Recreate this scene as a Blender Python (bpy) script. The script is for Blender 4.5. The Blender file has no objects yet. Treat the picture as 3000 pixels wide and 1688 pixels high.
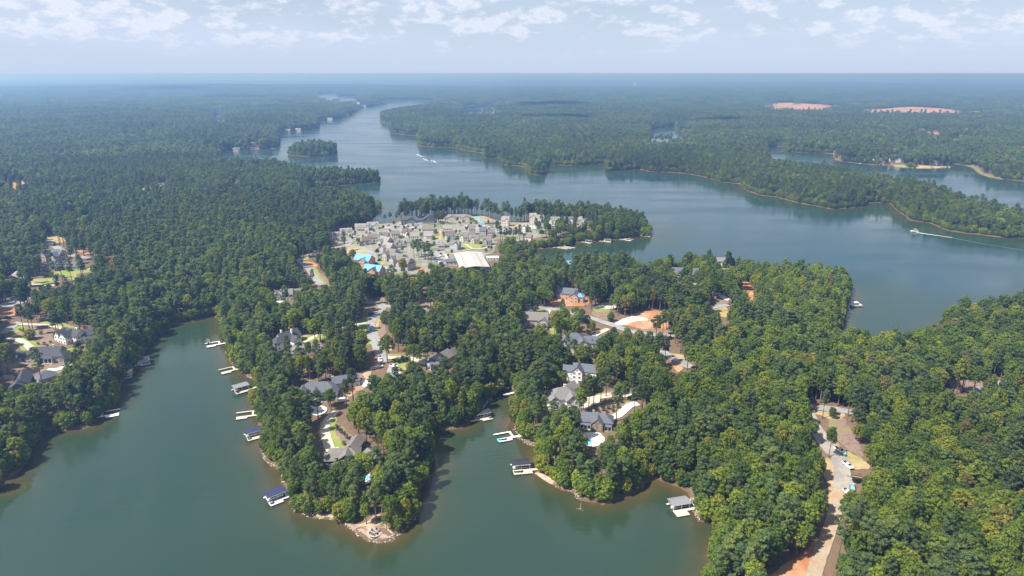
import bpy, bmesh, math, random
import numpy as np
from mathutils import Vector, Matrix
from mathutils.geometry import tessellate_polygon

random.seed(7); RNG = np.random.default_rng(11)
R = math.radians
SC = bpy.context.scene
COL = SC.collection

# ------------------------------------------------------------------ camera, sky, sun, exposure
CAM_H = 170.0; PITCH = 17.44; FPX = 2000.0          # metres, degrees, focal length in photo pixels (3000 wide)
cam_data = bpy.data.cameras.new('camera'); cam_data.sensor_width = 36.0; cam_data.lens = 36.0 * FPX / 3000.0
cam_data.clip_start = 1.0; cam_data.clip_end = 90000.0
cam = bpy.data.objects.new('camera', cam_data); COL.objects.link(cam)
cam.location = (0, 0, CAM_H); cam.rotation_euler = (R(90 - PITCH), 0, 0); SC.camera = cam

SUN_EL = 54.0; SHADOW_AZ = 27.0                    # shadows run to +x and slightly away from the camera
sd_ = Vector((math.cos(R(SHADOW_AZ)) * math.cos(R(SUN_EL)), math.sin(R(SHADOW_AZ)) * math.cos(R(SUN_EL)), -math.sin(R(SUN_EL))))
sun_data = bpy.data.lights.new('sun', 'SUN'); sun_data.energy = 4.6; sun_data.angle = R(0.53); sun_data.color = (1.0, 0.965, 0.90)
sun = bpy.data.objects.new('sun', sun_data); COL.objects.link(sun); sun.rotation_euler = sd_.to_track_quat('-Z', 'Y').to_euler()
sun.location = (-300, -100, 600)

def build_world():
    w = bpy.data.worlds.new('World'); SC.world = w; w.use_nodes = True
    nt = w.node_tree; N = nt.nodes; L = nt.links; N.clear()
    out = N.new('ShaderNodeOutputWorld'); bg = N.new('ShaderNodeBackground'); bg.inputs['Strength'].default_value = 0.0575
    sky = N.new('ShaderNodeTexSky'); sky.sky_type = 'NISHITA'; sky.sun_disc = False
    sky.sun_elevation = R(SUN_EL); sky.sun_rotation = math.atan2(-sd_.x, -sd_.y)
    sky.altitude = 200; sky.air_density = 1.0; sky.dust_density = 1.4; sky.ozone_density = 1.5
    # cumulus field: noise in azimuth and stretched elevation, puffs smaller and lower towards the horizon
    tc = N.new('ShaderNodeTexCoord'); sep = N.new('ShaderNodeSeparateXYZ'); L.new(tc.outputs['Generated'], sep.inputs[0])
    def M(op, a, b=None, c=None):
        n = N.new('ShaderNodeMath'); n.operation = op
        for i, v in enumerate((a, b, c)):
            if v is None: continue
            if isinstance(v, (int, float)): n.inputs[i].default_value = v
            else: L.new(v, n.inputs[i])
        return n.outputs[0]
    az = M('ARCTAN2', sep.outputs['X'], sep.outputs['Y'])
    zc = M('MAXIMUM', sep.outputs['Z'], 0.0)
    el = M('POWER', M('ADD', zc, 0.012), 0.72)
    def field(kx, ky, off, scale, detail, rough):
        cb = N.new('ShaderNodeCombineXYZ'); L.new(M('MULTIPLY', az, kx), cb.inputs[0]); L.new(M('MULTIPLY', el, ky), cb.inputs[1]); cb.inputs[2].default_value = off
        nz = N.new('ShaderNodeTexNoise'); nz.inputs['Scale'].default_value = scale; nz.inputs['Detail'].default_value = detail; nz.inputs['Roughness'].default_value = rough
        L.new(cb.outputs[0], nz.inputs['Vector']); return nz.outputs['Fac']
    def ramp(v, lo, hi):
        n = N.new('ShaderNodeMapRange'); n.interpolation_type = 'SMOOTHSTEP'; n.inputs[1].default_value = lo; n.inputs[2].default_value = hi
        L.new(v, n.inputs[0]); return n.outputs[0]
    puffs = field(15.0, 24.0, 3.7, 2.0, 9.0, 0.55)
    lower = field(15.0, 24.0, 3.7, 2.0, 2.0, 0.5)
    banks = field(1.6, 6.0, 8.3, 2.0, 4.0, 0.55)
    rise = ramp(zc, 0.010, 0.062)
    cov = M('MULTIPLY_ADD', banks, 0.30, M('MULTIPLY_ADD', rise, 0.09, -0.17))
    dens = M('ADD', puffs, cov)
    white = M('MULTIPLY', ramp(dens, 0.52, 0.71), rise)
    haze = M('MULTIPLY', ramp(banks, 0.34, 0.66), ramp(zc, 0.0, 0.05))
    # base of the air: sky texture veiled by pale summer haze
    mix1 = N.new('ShaderNodeMix'); mix1.data_type = 'RGBA'; L.new(sky.outputs[0], mix1.inputs['A']); mix1.inputs['B'].default_value = (5.5, 6.55, 8.6, 1)
    low = ramp(zc, 0.20, 0.0)
    L.new(M('MULTIPLY_ADD', low, 0.72, 0.1), mix1.inputs['Factor'])
    mix2 = N.new('ShaderNodeMix'); mix2.data_type = 'RGBA'; L.new(mix1.outputs['Result'], mix2.inputs['A']); mix2.inputs['B'].default_value = (5.7, 6.6, 8.5, 1)
    L.new(M('MULTIPLY', haze, 0.55), mix2.inputs['Factor'])
    # cloud colour: sunlit tops, blue-grey bases
    shade = ramp(M('SUBTRACT', puffs, lower), -0.10, 0.10)
    cc = N.new('ShaderNodeMix'); cc.data_type = 'RGBA'; cc.inputs['A'].default_value = (6.6, 7.2, 8.6, 1); cc.inputs['B'].default_value = (8.8, 8.75, 9.0, 1)
    L.new(shade, cc.inputs['Factor'])
    mix3 = N.new('ShaderNodeMix'); mix3.data_type = 'RGBA'; L.new(mix2.outputs['Result'], mix3.inputs['A']); L.new(cc.outputs['Result'], mix3.inputs['B'])
    L.new(M('MULTIPLY', white, 0.8), mix3.inputs['Factor'])
    L.new(mix3.outputs['Result'], bg.inputs['Color']); L.new(bg.outputs[0], out.inputs[0])
build_world()
VS = SC.view_settings; VS.view_transform = 'Standard'; VS.look = 'None'; VS.gamma = 1.0; VS.exposure = 1.02; VS.use_curve_mapping = False
SC.render.engine = 'CYCLES'; cy = SC.cycles
cy.max_bounces = 5; cy.diffuse_bounces = 3; cy.glossy_bounces = 2; cy.transmission_bounces = 3; cy.transparent_max_bounces = 6; cy.volume_bounces = 0
cy.caustics_reflective = False; cy.caustics_refractive = False; cy.use_denoising = True; cy.sample_clamp_indirect = 4.0

# ------------------------------------------------------------------ photo frames -> world
FR = {'TL': (0, 0, .58252), 'TR': (1500, 0, .58252), 'BL': (0, 844, .58252), 'BR': (1500, 844, .58252), 'A': (0, 880, .23328),
      'B': (600, 800, .23328), 'C': (600, 1060, .27195), 'E': (760, 1250, .23328), 'F': (940, 840, .1941), 'G': (1400, 1060, .23328),
      'H': (1480, 760, .2795), 'I': (2250, 1120, .17469), 'J': (2200, 1300, .26781), 'K': (1900, 1300, .15528), 'M': (2600, 960, .20704),
      'V': (940, 600, .15528), 'W': (1240, 600, .15528), 'X': (1560, 570, .15528), 'Y': (840, 700, .15528), 'L': (0, 640, .19324),
      'P': (2200, 380, .31056), 'S': (0, 0, 1.0), 'D': (0, 0, 1.16505), 'U': (600, 250, .5495), 'T': (0, 380, .4811), 'Z': (1900, 250, .7555)}
CP, SP = math.cos(R(PITCH)), math.sin(R(PITCH))
def fr(frame, x, y):
    a, b, k = FR[frame]; return a + x * k, b + y * k
def ray(px, py):
    u = (px - 1500) / FPX; v = (844 - py) / FPX
    return np.array([u, CP + v * SP, -SP + v * CP])
def at_z(px, py, z):
    d = ray(px, py); t = (z - CAM_H) / d[2]; return d[0] * t, d[1] * t
def proj(x, y, z):
    x = np.asarray(x, float); y = np.asarray(y, float); z = np.asarray(z, float) - CAM_H
    dep = y * CP - z * SP; up = y * SP + z * CP
    dep = np.where(dep > 1, dep, 1)
    return 1500 + FPX * x / dep, 844 - FPX * up / dep
def parse(txt):
    """'TL 10,20 30,40:22 BR 5,6' -> list of photo points with an optional height"""
    out = []; f = 'S'
    for tok in txt.split():
        if tok in FR: f = tok; continue
        z = None
        if ':' in tok: tok, z = tok.split(':'); z = float(z)
        x, y = tok.split(','); px, py = fr(f, float(x), float(y)); out.append((px, py, z))
    return out
def flat(txt): return np.array([at_z(px, py, z or 0.0) for px, py, z in parse(txt)])

# ------------------------------------------------------------------ shorelines
T = 22
W_NEAR = np.vstack([flat('''BL -600,1160 -200,1015 0,970 70,940 130,890 150,830 185,775 215,740 245,708 320,714 400,702 440,697 480,668 520,640 570,600
 598,555 608,490 625,470 655,440 680,400 705,365 735,315 770,262 805,222 850,192 920,174 1000,160 1060,146 1098,150 1112,168 1118,190 1118,230 1132,280 1140,335
 1165,377 1210,396 1222,430 1290,466 1296,500 1282,560 1285,620 1298,690 1330,716 1318,790 1345,872 1418,918 1432,1000 1470,1042 1477,1100 1560,1150 1690,1166
 1740,1192 1830,1256 1880,1275 1960,1270 2040,1205 2088,1152 2092,1090 2108,1050 2140,960 2172,880 2180,800 2170,730 2182,716 2250,712 2330,700 2370,668 2430,612 2480,540
 G 140,500 180,420 290,350 380,330 455,338 480,352 468,400 430,500 428,600 440,750 474,820 492,890 532,962 622,1022 722,1066 738,1130 705,1200 712,1290 735,1400
 BR 118,932 200,985 290,1020 340,1064 420,1080 480,1080 560,1052 640,1012 695,966 730,963 820,990 880,1020 905,1060 915,1100 936,1165 1000,1176 1085,1202 1065,1240 1000,1300 985,1400 980,1449 975,1600'''),
    np.array([[66, 120], [66, 30], [-700, 30]])])
W_MAIN = flat('''TL 2180,510 1935,508 1945,520 1900,528 1830,540 1800,555 1760,575 1700,600 1605,607 1600,625 1605,640 1560,652 1420,668 1400,680 1405,700 1400,730 1370,745 1250,757 1120,765
 1100,788:22 1300,792:22 1440,802:22 1560,832:22 1640,850:18 1700,862:13 1760,882:9 1830,860:13 1885,885:8 1900,905 1895,917 1720,932 1600,939 1560,938
 1545,936:22 1700,934:22 1850,943:22 1890,972:20 1908,1005:14 S 1116,603 1085,613 1078,640 V 1040,347 1300,350 1400,332 1560,228 2130,205 W 440,165 870,185 1130,200 1300,245 1480,312 1640,325 1980,305 2010,250 2340,290
 X 300,440 540,452 900,440 1300,470 1600,520 1900,590 2160,650 2215,695 2195,790 2000,778 1880,826 1640,850 1500,860 1280,872 1110,896 870,906 760,876 735,955 600,985 400,1005 150,1018 0,1020
 0,1045:22 350,1018:22 700,1006:22 1340,1052:22 1560,1008:22 1930,1066:22 2050,1130:22 2100,1235:22 2150,1220:22 2200,1110:22 2480,1055:22
 TR 800,1256:22 1000,1244:22 1180,1274:22 1400,1296:22 1600,1294:22 1680,1316:22 1715,1350:18 1718,1400:10 BR 1690,20:6 1680,60:3 1690,110 1660,150:22 1700,152:22 1800,165:22 1920,160:22 2030,160:22 2130,130:22 2185,100:22 2195,56:22 2230,28:22 2400,6:22 2575,-6:22 2900,-30:22
 TR 3000,1240 2575,1197 2480,1196 2350,1181 2200,1161 2100,1121 2000,1108 1990,1090 1925,1052 1900,1026 1785,1019 1770,1036 1700,1046 1600,1051 1530,1036 1420,1016 1330,991 1250,983 1165,951 1150,926 1060,916 950,886 830,869 690,863 640,851 540,859 470,861 470,823 330,833 175,831 170,876 90,876 60,841 0,833
 TL 2530,826 2520,802 2500,791 2440,791 2430,771 2330,756 2260,741 2110,736 2108,692 2100,683 1970,671 1965,631 1925,616 1920,584 2060,560 2140,543''')
W_ARM = flat('''TR 1285,742 1380,740 1385,762 1500,768 1620,776 1622,805 1740,822 1830,830 1900,832 2000,845 2190,843 2205,822 2310,840 2350,875 2450,900 2575,912 3000,970
 3000,1140:22 2575,1036:22 2350,986:22 2200,931:22 2080,901:22 1950,886:22 1800,866:22 1640,826:22 1440,810:22 1330,796:22 1300,764:22''')
PONDS = [flat(t) for t in ('TR 700,646 820,638 834,660 905,668 890,675:20 700,678:20', 'TL 1590,475 1680,468 1700,484 1800,488 1800,496:20 1690,500:20 1590,482:20',
                           'TL 2330,547 2440,534 2495,533 2490,552:20 2330,556:20', 'TL 1080,572 1130,576 1130,590:20 1080,588:20')]
ISLAND = flat('TL 1436,768 1445,776 1480,784 1560,788 1650,784 1690,776 1699,766 1690,742:12 1600,730:13 1520,732:13 1450,748:12')

def smooth_poly(P, n=3):
    """closed Catmull-Rom, so that banks curve"""
    out = []
    m = len(P)
    for i in range(m):
        a, b, c, d = P[i - 1], P[i], P[(i + 1) % m], P[(i + 2) % m]
        for k in range(n):
            t = k / n
            out.append(.5 * ((2 * b) + (c - a) * t + (2 * a - 5 * b + 4 * c - d) * t * t + (3 * b - a - 3 * c + d) * t ** 3))
    return np.array(out)
def rough_poly(P, amp, seed):
    rg = np.random.default_rng(seed); return P + rg.normal(0, amp, P.shape)
WATERS = [rough_poly(smooth_poly(p, 3), .5, i) for i, p in enumerate([W_NEAR])] + [rough_poly(smooth_poly(W_MAIN, 2), .8, 9), smooth_poly(W_ARM, 2)] + PONDS
ISLANDS = [smooth_poly(ISLAND, 2)]
def pip(x, y, P):
    inside = np.zeros(x.shape, bool); n = len(P)
    for i in range(n):
        x1, y1 = P[i]; x2, y2 = P[(i + 1) % n]
        if y1 == y2: continue
        c = ((y1 > y) != (y2 > y)) & (x < (x2 - x1) * (y - y1) / (y2 - y1) + x1)
        inside ^= c
    return inside
SEG = []
for P in WATERS + ISLANDS:
    SEG.append(np.hstack([P, np.roll(P, -1, axis=0)]))
SEG = np.vstack(SEG)
SEG_ID = np.concatenate([np.full(len(P), i) for i, P in enumerate(WATERS + ISLANDS)])
SX1, SY1, SX2, SY2 = (SEG[:, i][None, :] for i in range(4)); SDX, SDY = SX2 - SX1, SY2 - SY1; SLL = SDX ** 2 + SDY ** 2 + 1e-9
SPLIT = np.concatenate([[0], np.cumsum([len(P) for P in WATERS + ISLANDS])[:-1]])
def shore_small(x, y):
    X, Y = x[:, None], y[:, None]; t = np.clip(((X - SX1) * SDX + (Y - SY1) * SDY) / SLL, 0, 1)
    d = np.minimum(np.sqrt(((X - SX1 - t * SDX) ** 2 + (Y - SY1 - t * SDY) ** 2).min(1)), 600.0)
    c = ((SY1 > Y) != (SY2 > Y)) & (X < SDX * (Y - SY1) / np.where(SDY == 0, 1e-9, SDY) + SX1)
    odd = np.add.reduceat(c.astype(np.int32), SPLIT, axis=1) % 2 == 1; nw = len(WATERS)
    wet = odd[:, :nw].any(1) & ~odd[:, nw:].any(1); d = np.where(np.hypot(x, y) < 8500, d, 600.0)
    return np.where(wet, -d, d)
def shore_dist(x, y):
    """metres to the water's edge: positive on land, negative on water"""
    x = np.atleast_1d(np.asarray(x, np.float64)); y = np.atleast_1d(np.asarray(y, np.float64))
    if len(x) <= 600: return shore_small(x, y)
    d2 = np.full(x.shape, 9e8)
    act = np.hypot(x, y) < 8500
    xa, ya = x[act], y[act]; da = d2[act]
    for i in range(0, len(xa), 30000):
        xs, ys = xa[i:i + 30000], ya[i:i + 30000]
        best = np.full(xs.shape, 9e8)
        lo = (xs.min() - 400, ys.min() - 400); hi = (xs.max() + 400, ys.max() + 400)
        for x1, y1, x2, y2 in SEG:
            if max(x1, x2) < lo[0] or min(x1, x2) > hi[0] or max(y1, y2) < lo[1] or min(y1, y2) > hi[1]: continue
            dx, dy = x2 - x1, y2 - y1
            t = np.clip(((xs - x1) * dx + (ys - y1) * dy) / (dx * dx + dy * dy + 1e-9), 0, 1)
            np.minimum(best, (xs - x1 - t * dx) ** 2 + (ys - y1 - t * dy) ** 2, out=best)
        da[i:i + 30000] = best
    d2[act] = da
    d = np.minimum(np.sqrt(d2), 600.0)
    wet = np.zeros(x.shape, bool)
    for P in WATERS: wet |= pip(x, y, P)
    for P in ISLANDS: wet &= ~pip(x, y, P)
    return np.where(wet, -d, d)
def hills(x, y):
    r = np.hypot(x, y)
    a = np.sin(x / 310 + 1.3) * np.cos(y / 270 + .4) * 2.6 + np.sin((x + y) / 190 + 2.) * 1.3
    b = np.sin(x / 1700 + y / 2600 + 1.) * 9 + np.sin(x / 900 - y / 1500 + 4.) * 6 + np.cos(y / 1100 + x / 3100) * 7
    k = np.clip((r - 900) / 3500, 0, 1)
    return a + 1.5 + b * k + 6 * k
def height(x, y, d=None):
    x = np.atleast_1d(np.asarray(x, np.float64)); y = np.atleast_1d(np.asarray(y, np.float64))
    if d is None: d = shore_dist(x, y)
    dp = np.maximum(d, 0)
    land = 1.1 * (1 - np.exp(-dp / 2.0)) + 6.0 * (1 - np.exp(-dp / 70)) + hills(x, y) * (1 - np.exp(-dp / 120))
    bed = np.maximum(d * 0.16, -5.0) - 0.05
    return np.where(d > 0, np.maximum(land, .05), bed)
def H1(x, y): return float(height(x, y)[0])
def ground(px, py, lift=0.0):
    z = 3.0
    for _ in range(7):
        x, y = at_z(px, py, z); z = max(H1(x, y), 0.0) + lift
    return x, y, z - lift
def G(txt):
    """photo text -> list of ground points"""
    return [ground(px, py) for px, py, z in parse(txt)]

# ------------------------------------------------------------------ materials
MATS = {}
def new_mat(name):
    m = bpy.data.materials.new(name); m.use_nodes = True; nt = m.node_tree; nt.nodes.clear(); return m, nt, nt.nodes, nt.links
def mat(name, c1, c2=None, scale=0.3, rough=0.8, scale2=None, spec=0.3, metal=0.0, bump=0.0, contrast=(0.35, 0.65), c3=None):
    """two (three) real colours of the thing mottled by world-space noise"""
    if name in MATS: return MATS[name]
    m, nt, N, L = new_mat(name)
    out = N.new('ShaderNodeOutputMaterial'); b = N.new('ShaderNodeBsdfPrincipled'); L.new(b.outputs[0], out.inputs[0])
    b.inputs['Roughness'].default_value = rough; b.inputs['Metallic'].default_value = metal; b.inputs['Specular IOR Level'].default_value = spec
    if c2 is None: b.inputs['Base Color'].default_value = (*c1, 1)
    else:
        geo = N.new('ShaderNodeNewGeometry')
        nz = N.new('ShaderNodeTexNoise'); nz.inputs['Scale'].default_value = scale; nz.inputs['Detail'].default_value = 6; nz.inputs['Roughness'].default_value = .65
        L.new(geo.outputs['Position'], nz.inputs['Vector'])
        cr = N.new('ShaderNodeValToRGB'); L.new(nz.outputs['Fac'], cr.inputs[0])
        cr.color_ramp.elements[0].position = contrast[0]; cr.color_ramp.elements[0].color = (*c1, 1)
        cr.color_ramp.elements[1].position = contrast[1]; cr.color_ramp.elements[1].color = (*c2, 1)
        col = cr.outputs[0]
        if c3 is not None:
            n2 = N.new('ShaderNodeTexNoise'); n2.inputs['Scale'].default_value = scale2 or scale * .23; n2.inputs['Detail'].default_value = 4
            L.new(geo.outputs['Position'], n2.inputs['Vector'])
            mr = N.new('ShaderNodeMapRange'); mr.inputs[1].default_value = .48; mr.inputs[2].default_value = .66; L.new(n2.outputs['Fac'], mr.inputs[0])
            mx = N.new('ShaderNodeMix'); mx.data_type = 'RGBA'; L.new(mr.outputs[0], mx.inputs['Factor']); L.new(col, mx.inputs['A']); mx.inputs['B'].default_value = (*c3, 1)
            col = mx.outputs['Result']
        L.new(col, b.inputs['Base Color'])
        if bump:
            bp = N.new('ShaderNodeBump'); bp.inputs['Strength'].default_value = bump; bp.inputs['Distance'].default_value = .1
            L.new(nz.outputs['Fac'], bp.inputs['Height']); L.new(bp.outputs[0], b.inputs['Normal'])
    MATS[name] = m; return m
mat('asphalt', (.23, .225, .22), (.31, .305, .30), .5, .9, c3=(.20, .195, .195), scale2=.15)
mat('gravel_road', (.27, .215, .155), (.37, .30, .22), .6, .95, c3=(.33, .21, .125), scale2=.12)
mat('dusty_road', (.25, .225, .195), (.33, .295, .25), .5, .95, c3=(.21, .20, .185), scale2=.1)
mat('tan_clay', (.32, .20, .11), (.40, .29, .18), .4, .95, c3=(.19, .19, .07), scale2=.09)
mat('marsh', (.10, .12, .04), (.17, .18, .07), .2, .95)
mat('concrete', (.42, .37, .29), (.52, .46, .37), .7, .85)
mat('white_stone', (.50, .48, .45), (.62, .60, .57), .8, .8)
mat('lawn', (.15, .20, .035), (.22, .26, .055), .45, .95, c3=(.27, .25, .09), scale2=.1)
mat('mulch', (.155, .105, .080), (.25, .175, .135), .5, .95, c3=(.20, .17, .09), scale2=.13)
mat('dry_grass', (.30, .22, .11), (.42, .31, .16), .4, .95, c3=(.19, .20, .06), scale2=.09)
mat('clay', (.30, .115, .05), (.40, .19, .095), .35, .95, c3=(.42, .28, .17), scale2=.08)
mat('sand', (.30, .22, .15), (.40, .31, .225), .5, .95, c3=(.25, .17, .12), scale2=.12)
mat('village_paving', (.15, .145, .11), (.30, .275, .24), .22, .9, c3=(.10, .135, .045), scale2=.06, contrast=(.3, .7))
mat('rock', (.26, .22, .19), (.46, .42, .38), 1.2, .9)
for n, c in {'roof_taupe': (.165, .148, .136), 'roof_slate': (.105, .115, .135), 'roof_dark': (.060, .062, .072), 'roof_grey': (.175, .168, .158),
             'roof_tan': (.25, .228, .208), 'roof_brown': (.135, .095, .085), 'roof_blue': (.105, .112, .135), 'roof_purple': (.12, .095, .11)}.items():
    mat(n, tuple(v * .84 for v in c), tuple(min(1, v * 1.16) for v in c), 1.6, .85)
for n, c in {'wall_white': (.74, .73, .70), 'wall_cream': (.62, .56, .46), 'wall_stone': (.40, .38, .35), 'wall_slate': (.10, .12, .14), 'wall_aqua': (.38, .55, .55),
             'wall_blue': (.40, .47, .54), 'wall_beige': (.50, .44, .37), 'wall_wood': (.26, .17, .10), 'wall_brown': (.19, .14, .11)}.items():
    mat(n, tuple(v * .93 for v in c), tuple(min(1, v * 1.05) for v in c), 1.0, .8)
mat('glass', (.025, .032, .040), rough=.12, spec=.6)
mat('trim', (.72, .71, .68), rough=.6)
mat('door_wood', (.12, .07, .04), rough=.6)
mat('deck_white', (.62, .60, .57), (.72, .70, .67), 1.5, .7)
mat('deck_tan', (.46, .39, .31), (.55, .48, .40), 1.5, .8)
mat('canopy_navy', (.022, .028, .075), (.035, .042, .095), 2., .7)
mat('canopy_black', (.020, .021, .026), (.035, .036, .042), 2., .7)
mat('canopy_grey', (.17, .175, .19), (.22, .225, .24), 2., .6)
mat('canopy_tan', (.45, .36, .27), (.52, .43, .33), 2., .7)
mat('steel', (.35, .36, .37), rough=.45, metal=.6)
mat('paint_white', (.78, .78, .77), rough=.28, spec=.5)
mat('paint_silver', (.42, .44, .46), rough=.3, metal=.4)
mat('paint_black', (.018, .019, .022), rough=.25, spec=.5)
mat('paint_blue', (.03, .07, .20), rough=.25, spec=.5)
mat('paint_red', (.25, .02, .02), rough=.25, spec=.5)
mat('paint_teal', (.18, .36, .36), rough=.35)
mat('bin_green', (.02, .20, .13), rough=.5)
mat('rubber', (.015, .015, .016), rough=.9)
mat('lamp_clear', (.7, .72, .74), rough=.2)
mat('pool', (.10, .42, .55), (.20, .56, .66), .5, .06, spec=.5)
mat('aqua_mat', (.25, .72, .74), rough=.6)
mat('tarp_blue', (.07, .24, .52), (.16, .38, .66), 1.2, .5)
mat('osb', (.42, .26, .17), (.52, .34, .24), 1.0, .9)
mat('roof_white', (.36, .335, .31), (.43, .405, .38), .8, .6)
mat('foam', (.72, .78, .80), (.85, .88, .88), .8, .7)
mat('bark', (.10, .072, .055), (.21, .16, .13), 2.0, .95)
mat('bark_dead', (.22, .19, .17), (.32, .29, .26), 2.0, .95)
mat('cushion', (.03, .04, .09), rough=.8)

def leaf_mat(name, stops, transl=.5, pos=.05):
    m, nt, N, L = new_mat(name)
    out = N.new('ShaderNodeOutputMaterial'); df = N.new('ShaderNodeBsdfPrincipled'); tr = N.new('ShaderNodeBsdfTranslucent'); mx = N.new('ShaderNodeMixShader')
    df.inputs['Roughness'].default_value = .62; df.inputs['Specular IOR Level'].default_value = .18
    oi = N.new('ShaderNodeObjectInfo'); cr = N.new('ShaderNodeValToRGB'); geo = N.new('ShaderNodeNewGeometry')
    els = cr.color_ramp.elements
    els[0].position = stops[0][0]; els[0].color = (*stops[0][1], 1); els[1].position = stops[-1][0]; els[1].color = (*stops[-1][1], 1)
    for p, c in stops[1:-1]:
        e = els.new(p); e.color = (*c, 1)
    L.new(oi.outputs['Random'], cr.inputs[0])
    nz = N.new('ShaderNodeTexNoise'); nz.inputs['Scale'].default_value = .55; nz.inputs['Detail'].default_value = 3
    L.new(geo.outputs['Position'], nz.inputs['Vector'])
    n2 = N.new('ShaderNodeTexNoise'); n2.inputs['Scale'].default_value = .006; n2.inputs['Detail'].default_value = 6
    L.new(geo.outputs['Position'], n2.inputs['Vector'])
    mr = N.new('ShaderNodeMapRange'); mr.inputs[1].default_value = .3; mr.inputs[2].default_value = .7; mr.inputs[3].default_value = .78; mr.inputs[4].default_value = 1.22
    L.new(nz.outputs['Fac'], mr.inputs[0])
    m3 = N.new('ShaderNodeMapRange'); m3.inputs[1].default_value = .3; m3.inputs[2].default_value = .7; m3.inputs[3].default_value = .74; m3.inputs[4].default_value = 1.26
    L.new(n2.outputs['Fac'], m3.inputs[0])
    mu = N.new('ShaderNodeMath'); mu.operation = 'MULTIPLY'; L.new(mr.outputs[0], mu.inputs[0]); L.new(m3.outputs[0], mu.inputs[1])
    sc = N.new('ShaderNodeVectorMath'); sc.operation = 'SCALE'; L.new(cr.outputs[0], sc.inputs[0]); L.new(mu.outputs[0], sc.inputs['Scale'])
    L.new(sc.outputs[0], df.inputs['Base Color']); L.new(sc.outputs[0], tr.inputs['Color'])
    mx.inputs[0].default_value = transl; L.new(df.outputs[0], mx.inputs[1]); L.new(tr.outputs[0], mx.inputs[2]); L.new(mx.outputs[0], out.inputs[0])
    MATS[name] = m; return m
PINE = [(0, (.094, .136, .052)), (.35, (.120, .174, .058)), (.7, (.146, .200, .060)), (.93, (.178, .220, .060)), (1, (.19, .19, .09))]
BROAD = [(0, (.092, .148, .030)), (.3, (.140, .202, .032)), (.6, (.186, .245, .034)), (.84, (.232, .282, .036)), (.95, (.29, .29, .036)), (1, (.20, .17, .07))]
leaf_mat('leaf_pine', PINE); leaf_mat('leaf_broad', BROAD)
TONES = {'pine': [('deep green', .18), ('mid green', .55), ('olive green', .92)], 'broad': [('deep green', .08), ('mid green', .34), ('fresh green', .62), ('light green', .84), ('yellow-green', .95)]}
def ramp_at(st, t):
    for (a, ca), (b, cb) in zip(st, st[1:]):
        if a <= t <= b: k = (t - a) / (b - a); return tuple(x + (y - x) * k for x, y in zip(ca, cb))
for kd_, st_ in (('pine', PINE), ('broad', BROAD)):
    for nm_, t_ in TONES[kd_]:
        c_ = ramp_at(st_, t_); leaf_mat(f'leaf_{kd_}_{nm_}', [(0, tuple(v * .86 for v in c_)), (1, tuple(v * 1.14 for v in c_))])
leaf_mat('leaf_far', [(0, (.088, .136, .056)), (.5, (.122, .182, .064)), (.85, (.160, .222, .068)), (1, (.20, .245, .075))])
leaf_mat('leaf_shrub', [(0, (.035, .07, .025)), (.6, (.06, .10, .03)), (1, (.11, .15, .04))])

# ------------------------------------------------------------------ object helpers
def link(o, parent=None):
    COL.objects.link(o)
    if parent is not None: o.parent = parent
    return o
def mesh_from(verts, faces, mats=(), name='mesh', smooth=False, fmat=None):
    me = bpy.data.meshes.new(name); me.from_pydata([tuple(v) for v in verts], [], [tuple(f) for f in faces])
    for m in mats: me.materials.append(MATS[m] if isinstance(m, str) else m)
    if fmat is not None: me.polygons.foreach_set('material_index', np.asarray(fmat, np.int32))
    if smooth: me.polygons.foreach_set('use_smooth', np.ones(len(me.polygons), bool))
    me.update(); return me
def fast_mesh(name, V, Q, mats=(), smooth=False):
    """V n*3, Q m*4 (or m*3) numpy"""
    me = bpy.data.meshes.new(name); k = Q.shape[1]
    me.vertices.add(len(V)); me.vertices.foreach_set('co', np.asarray(V, np.float32).ravel())
    me.loops.add(Q.size); me.loops.foreach_set('vertex_index', np.asarray(Q, np.int32).ravel())
    me.polygons.add(len(Q)); me.polygons.foreach_set('loop_start', np.arange(0, Q.size, k, dtype=np.int32)); me.polygons.foreach_set('loop_total', np.full(len(Q), k, np.int32))
    if smooth: me.polygons.foreach_set('use_smooth', np.ones(len(Q), bool))
    for m in mats: me.materials.append(MATS[m])
    me.update(calc_edges=True); return me
def obj(name, me, parent=None, loc=(0, 0, 0), rz=0.0, scale=None):
    o = bpy.data.objects.new(name, me); o.location = loc; o.rotation_euler = (0, 0, rz)
    if scale: o.scale = scale
    return link(o, parent)
def tag(o, label=None, cat=None, group=None, kind=None):
    if label: o['label'] = label
    if cat: o['category'] = cat
    if group: o['group'] = group
    if kind: o['kind'] = kind
    return o
def empty(name, loc, rz=0.0, label=None, cat=None, group=None):
    o = bpy.data.objects.new(name, None); o.location = loc; o.rotation_euler = (0, 0, rz); o.empty_display_size = 1
    link(o); return tag(o, label, cat, group)
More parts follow.
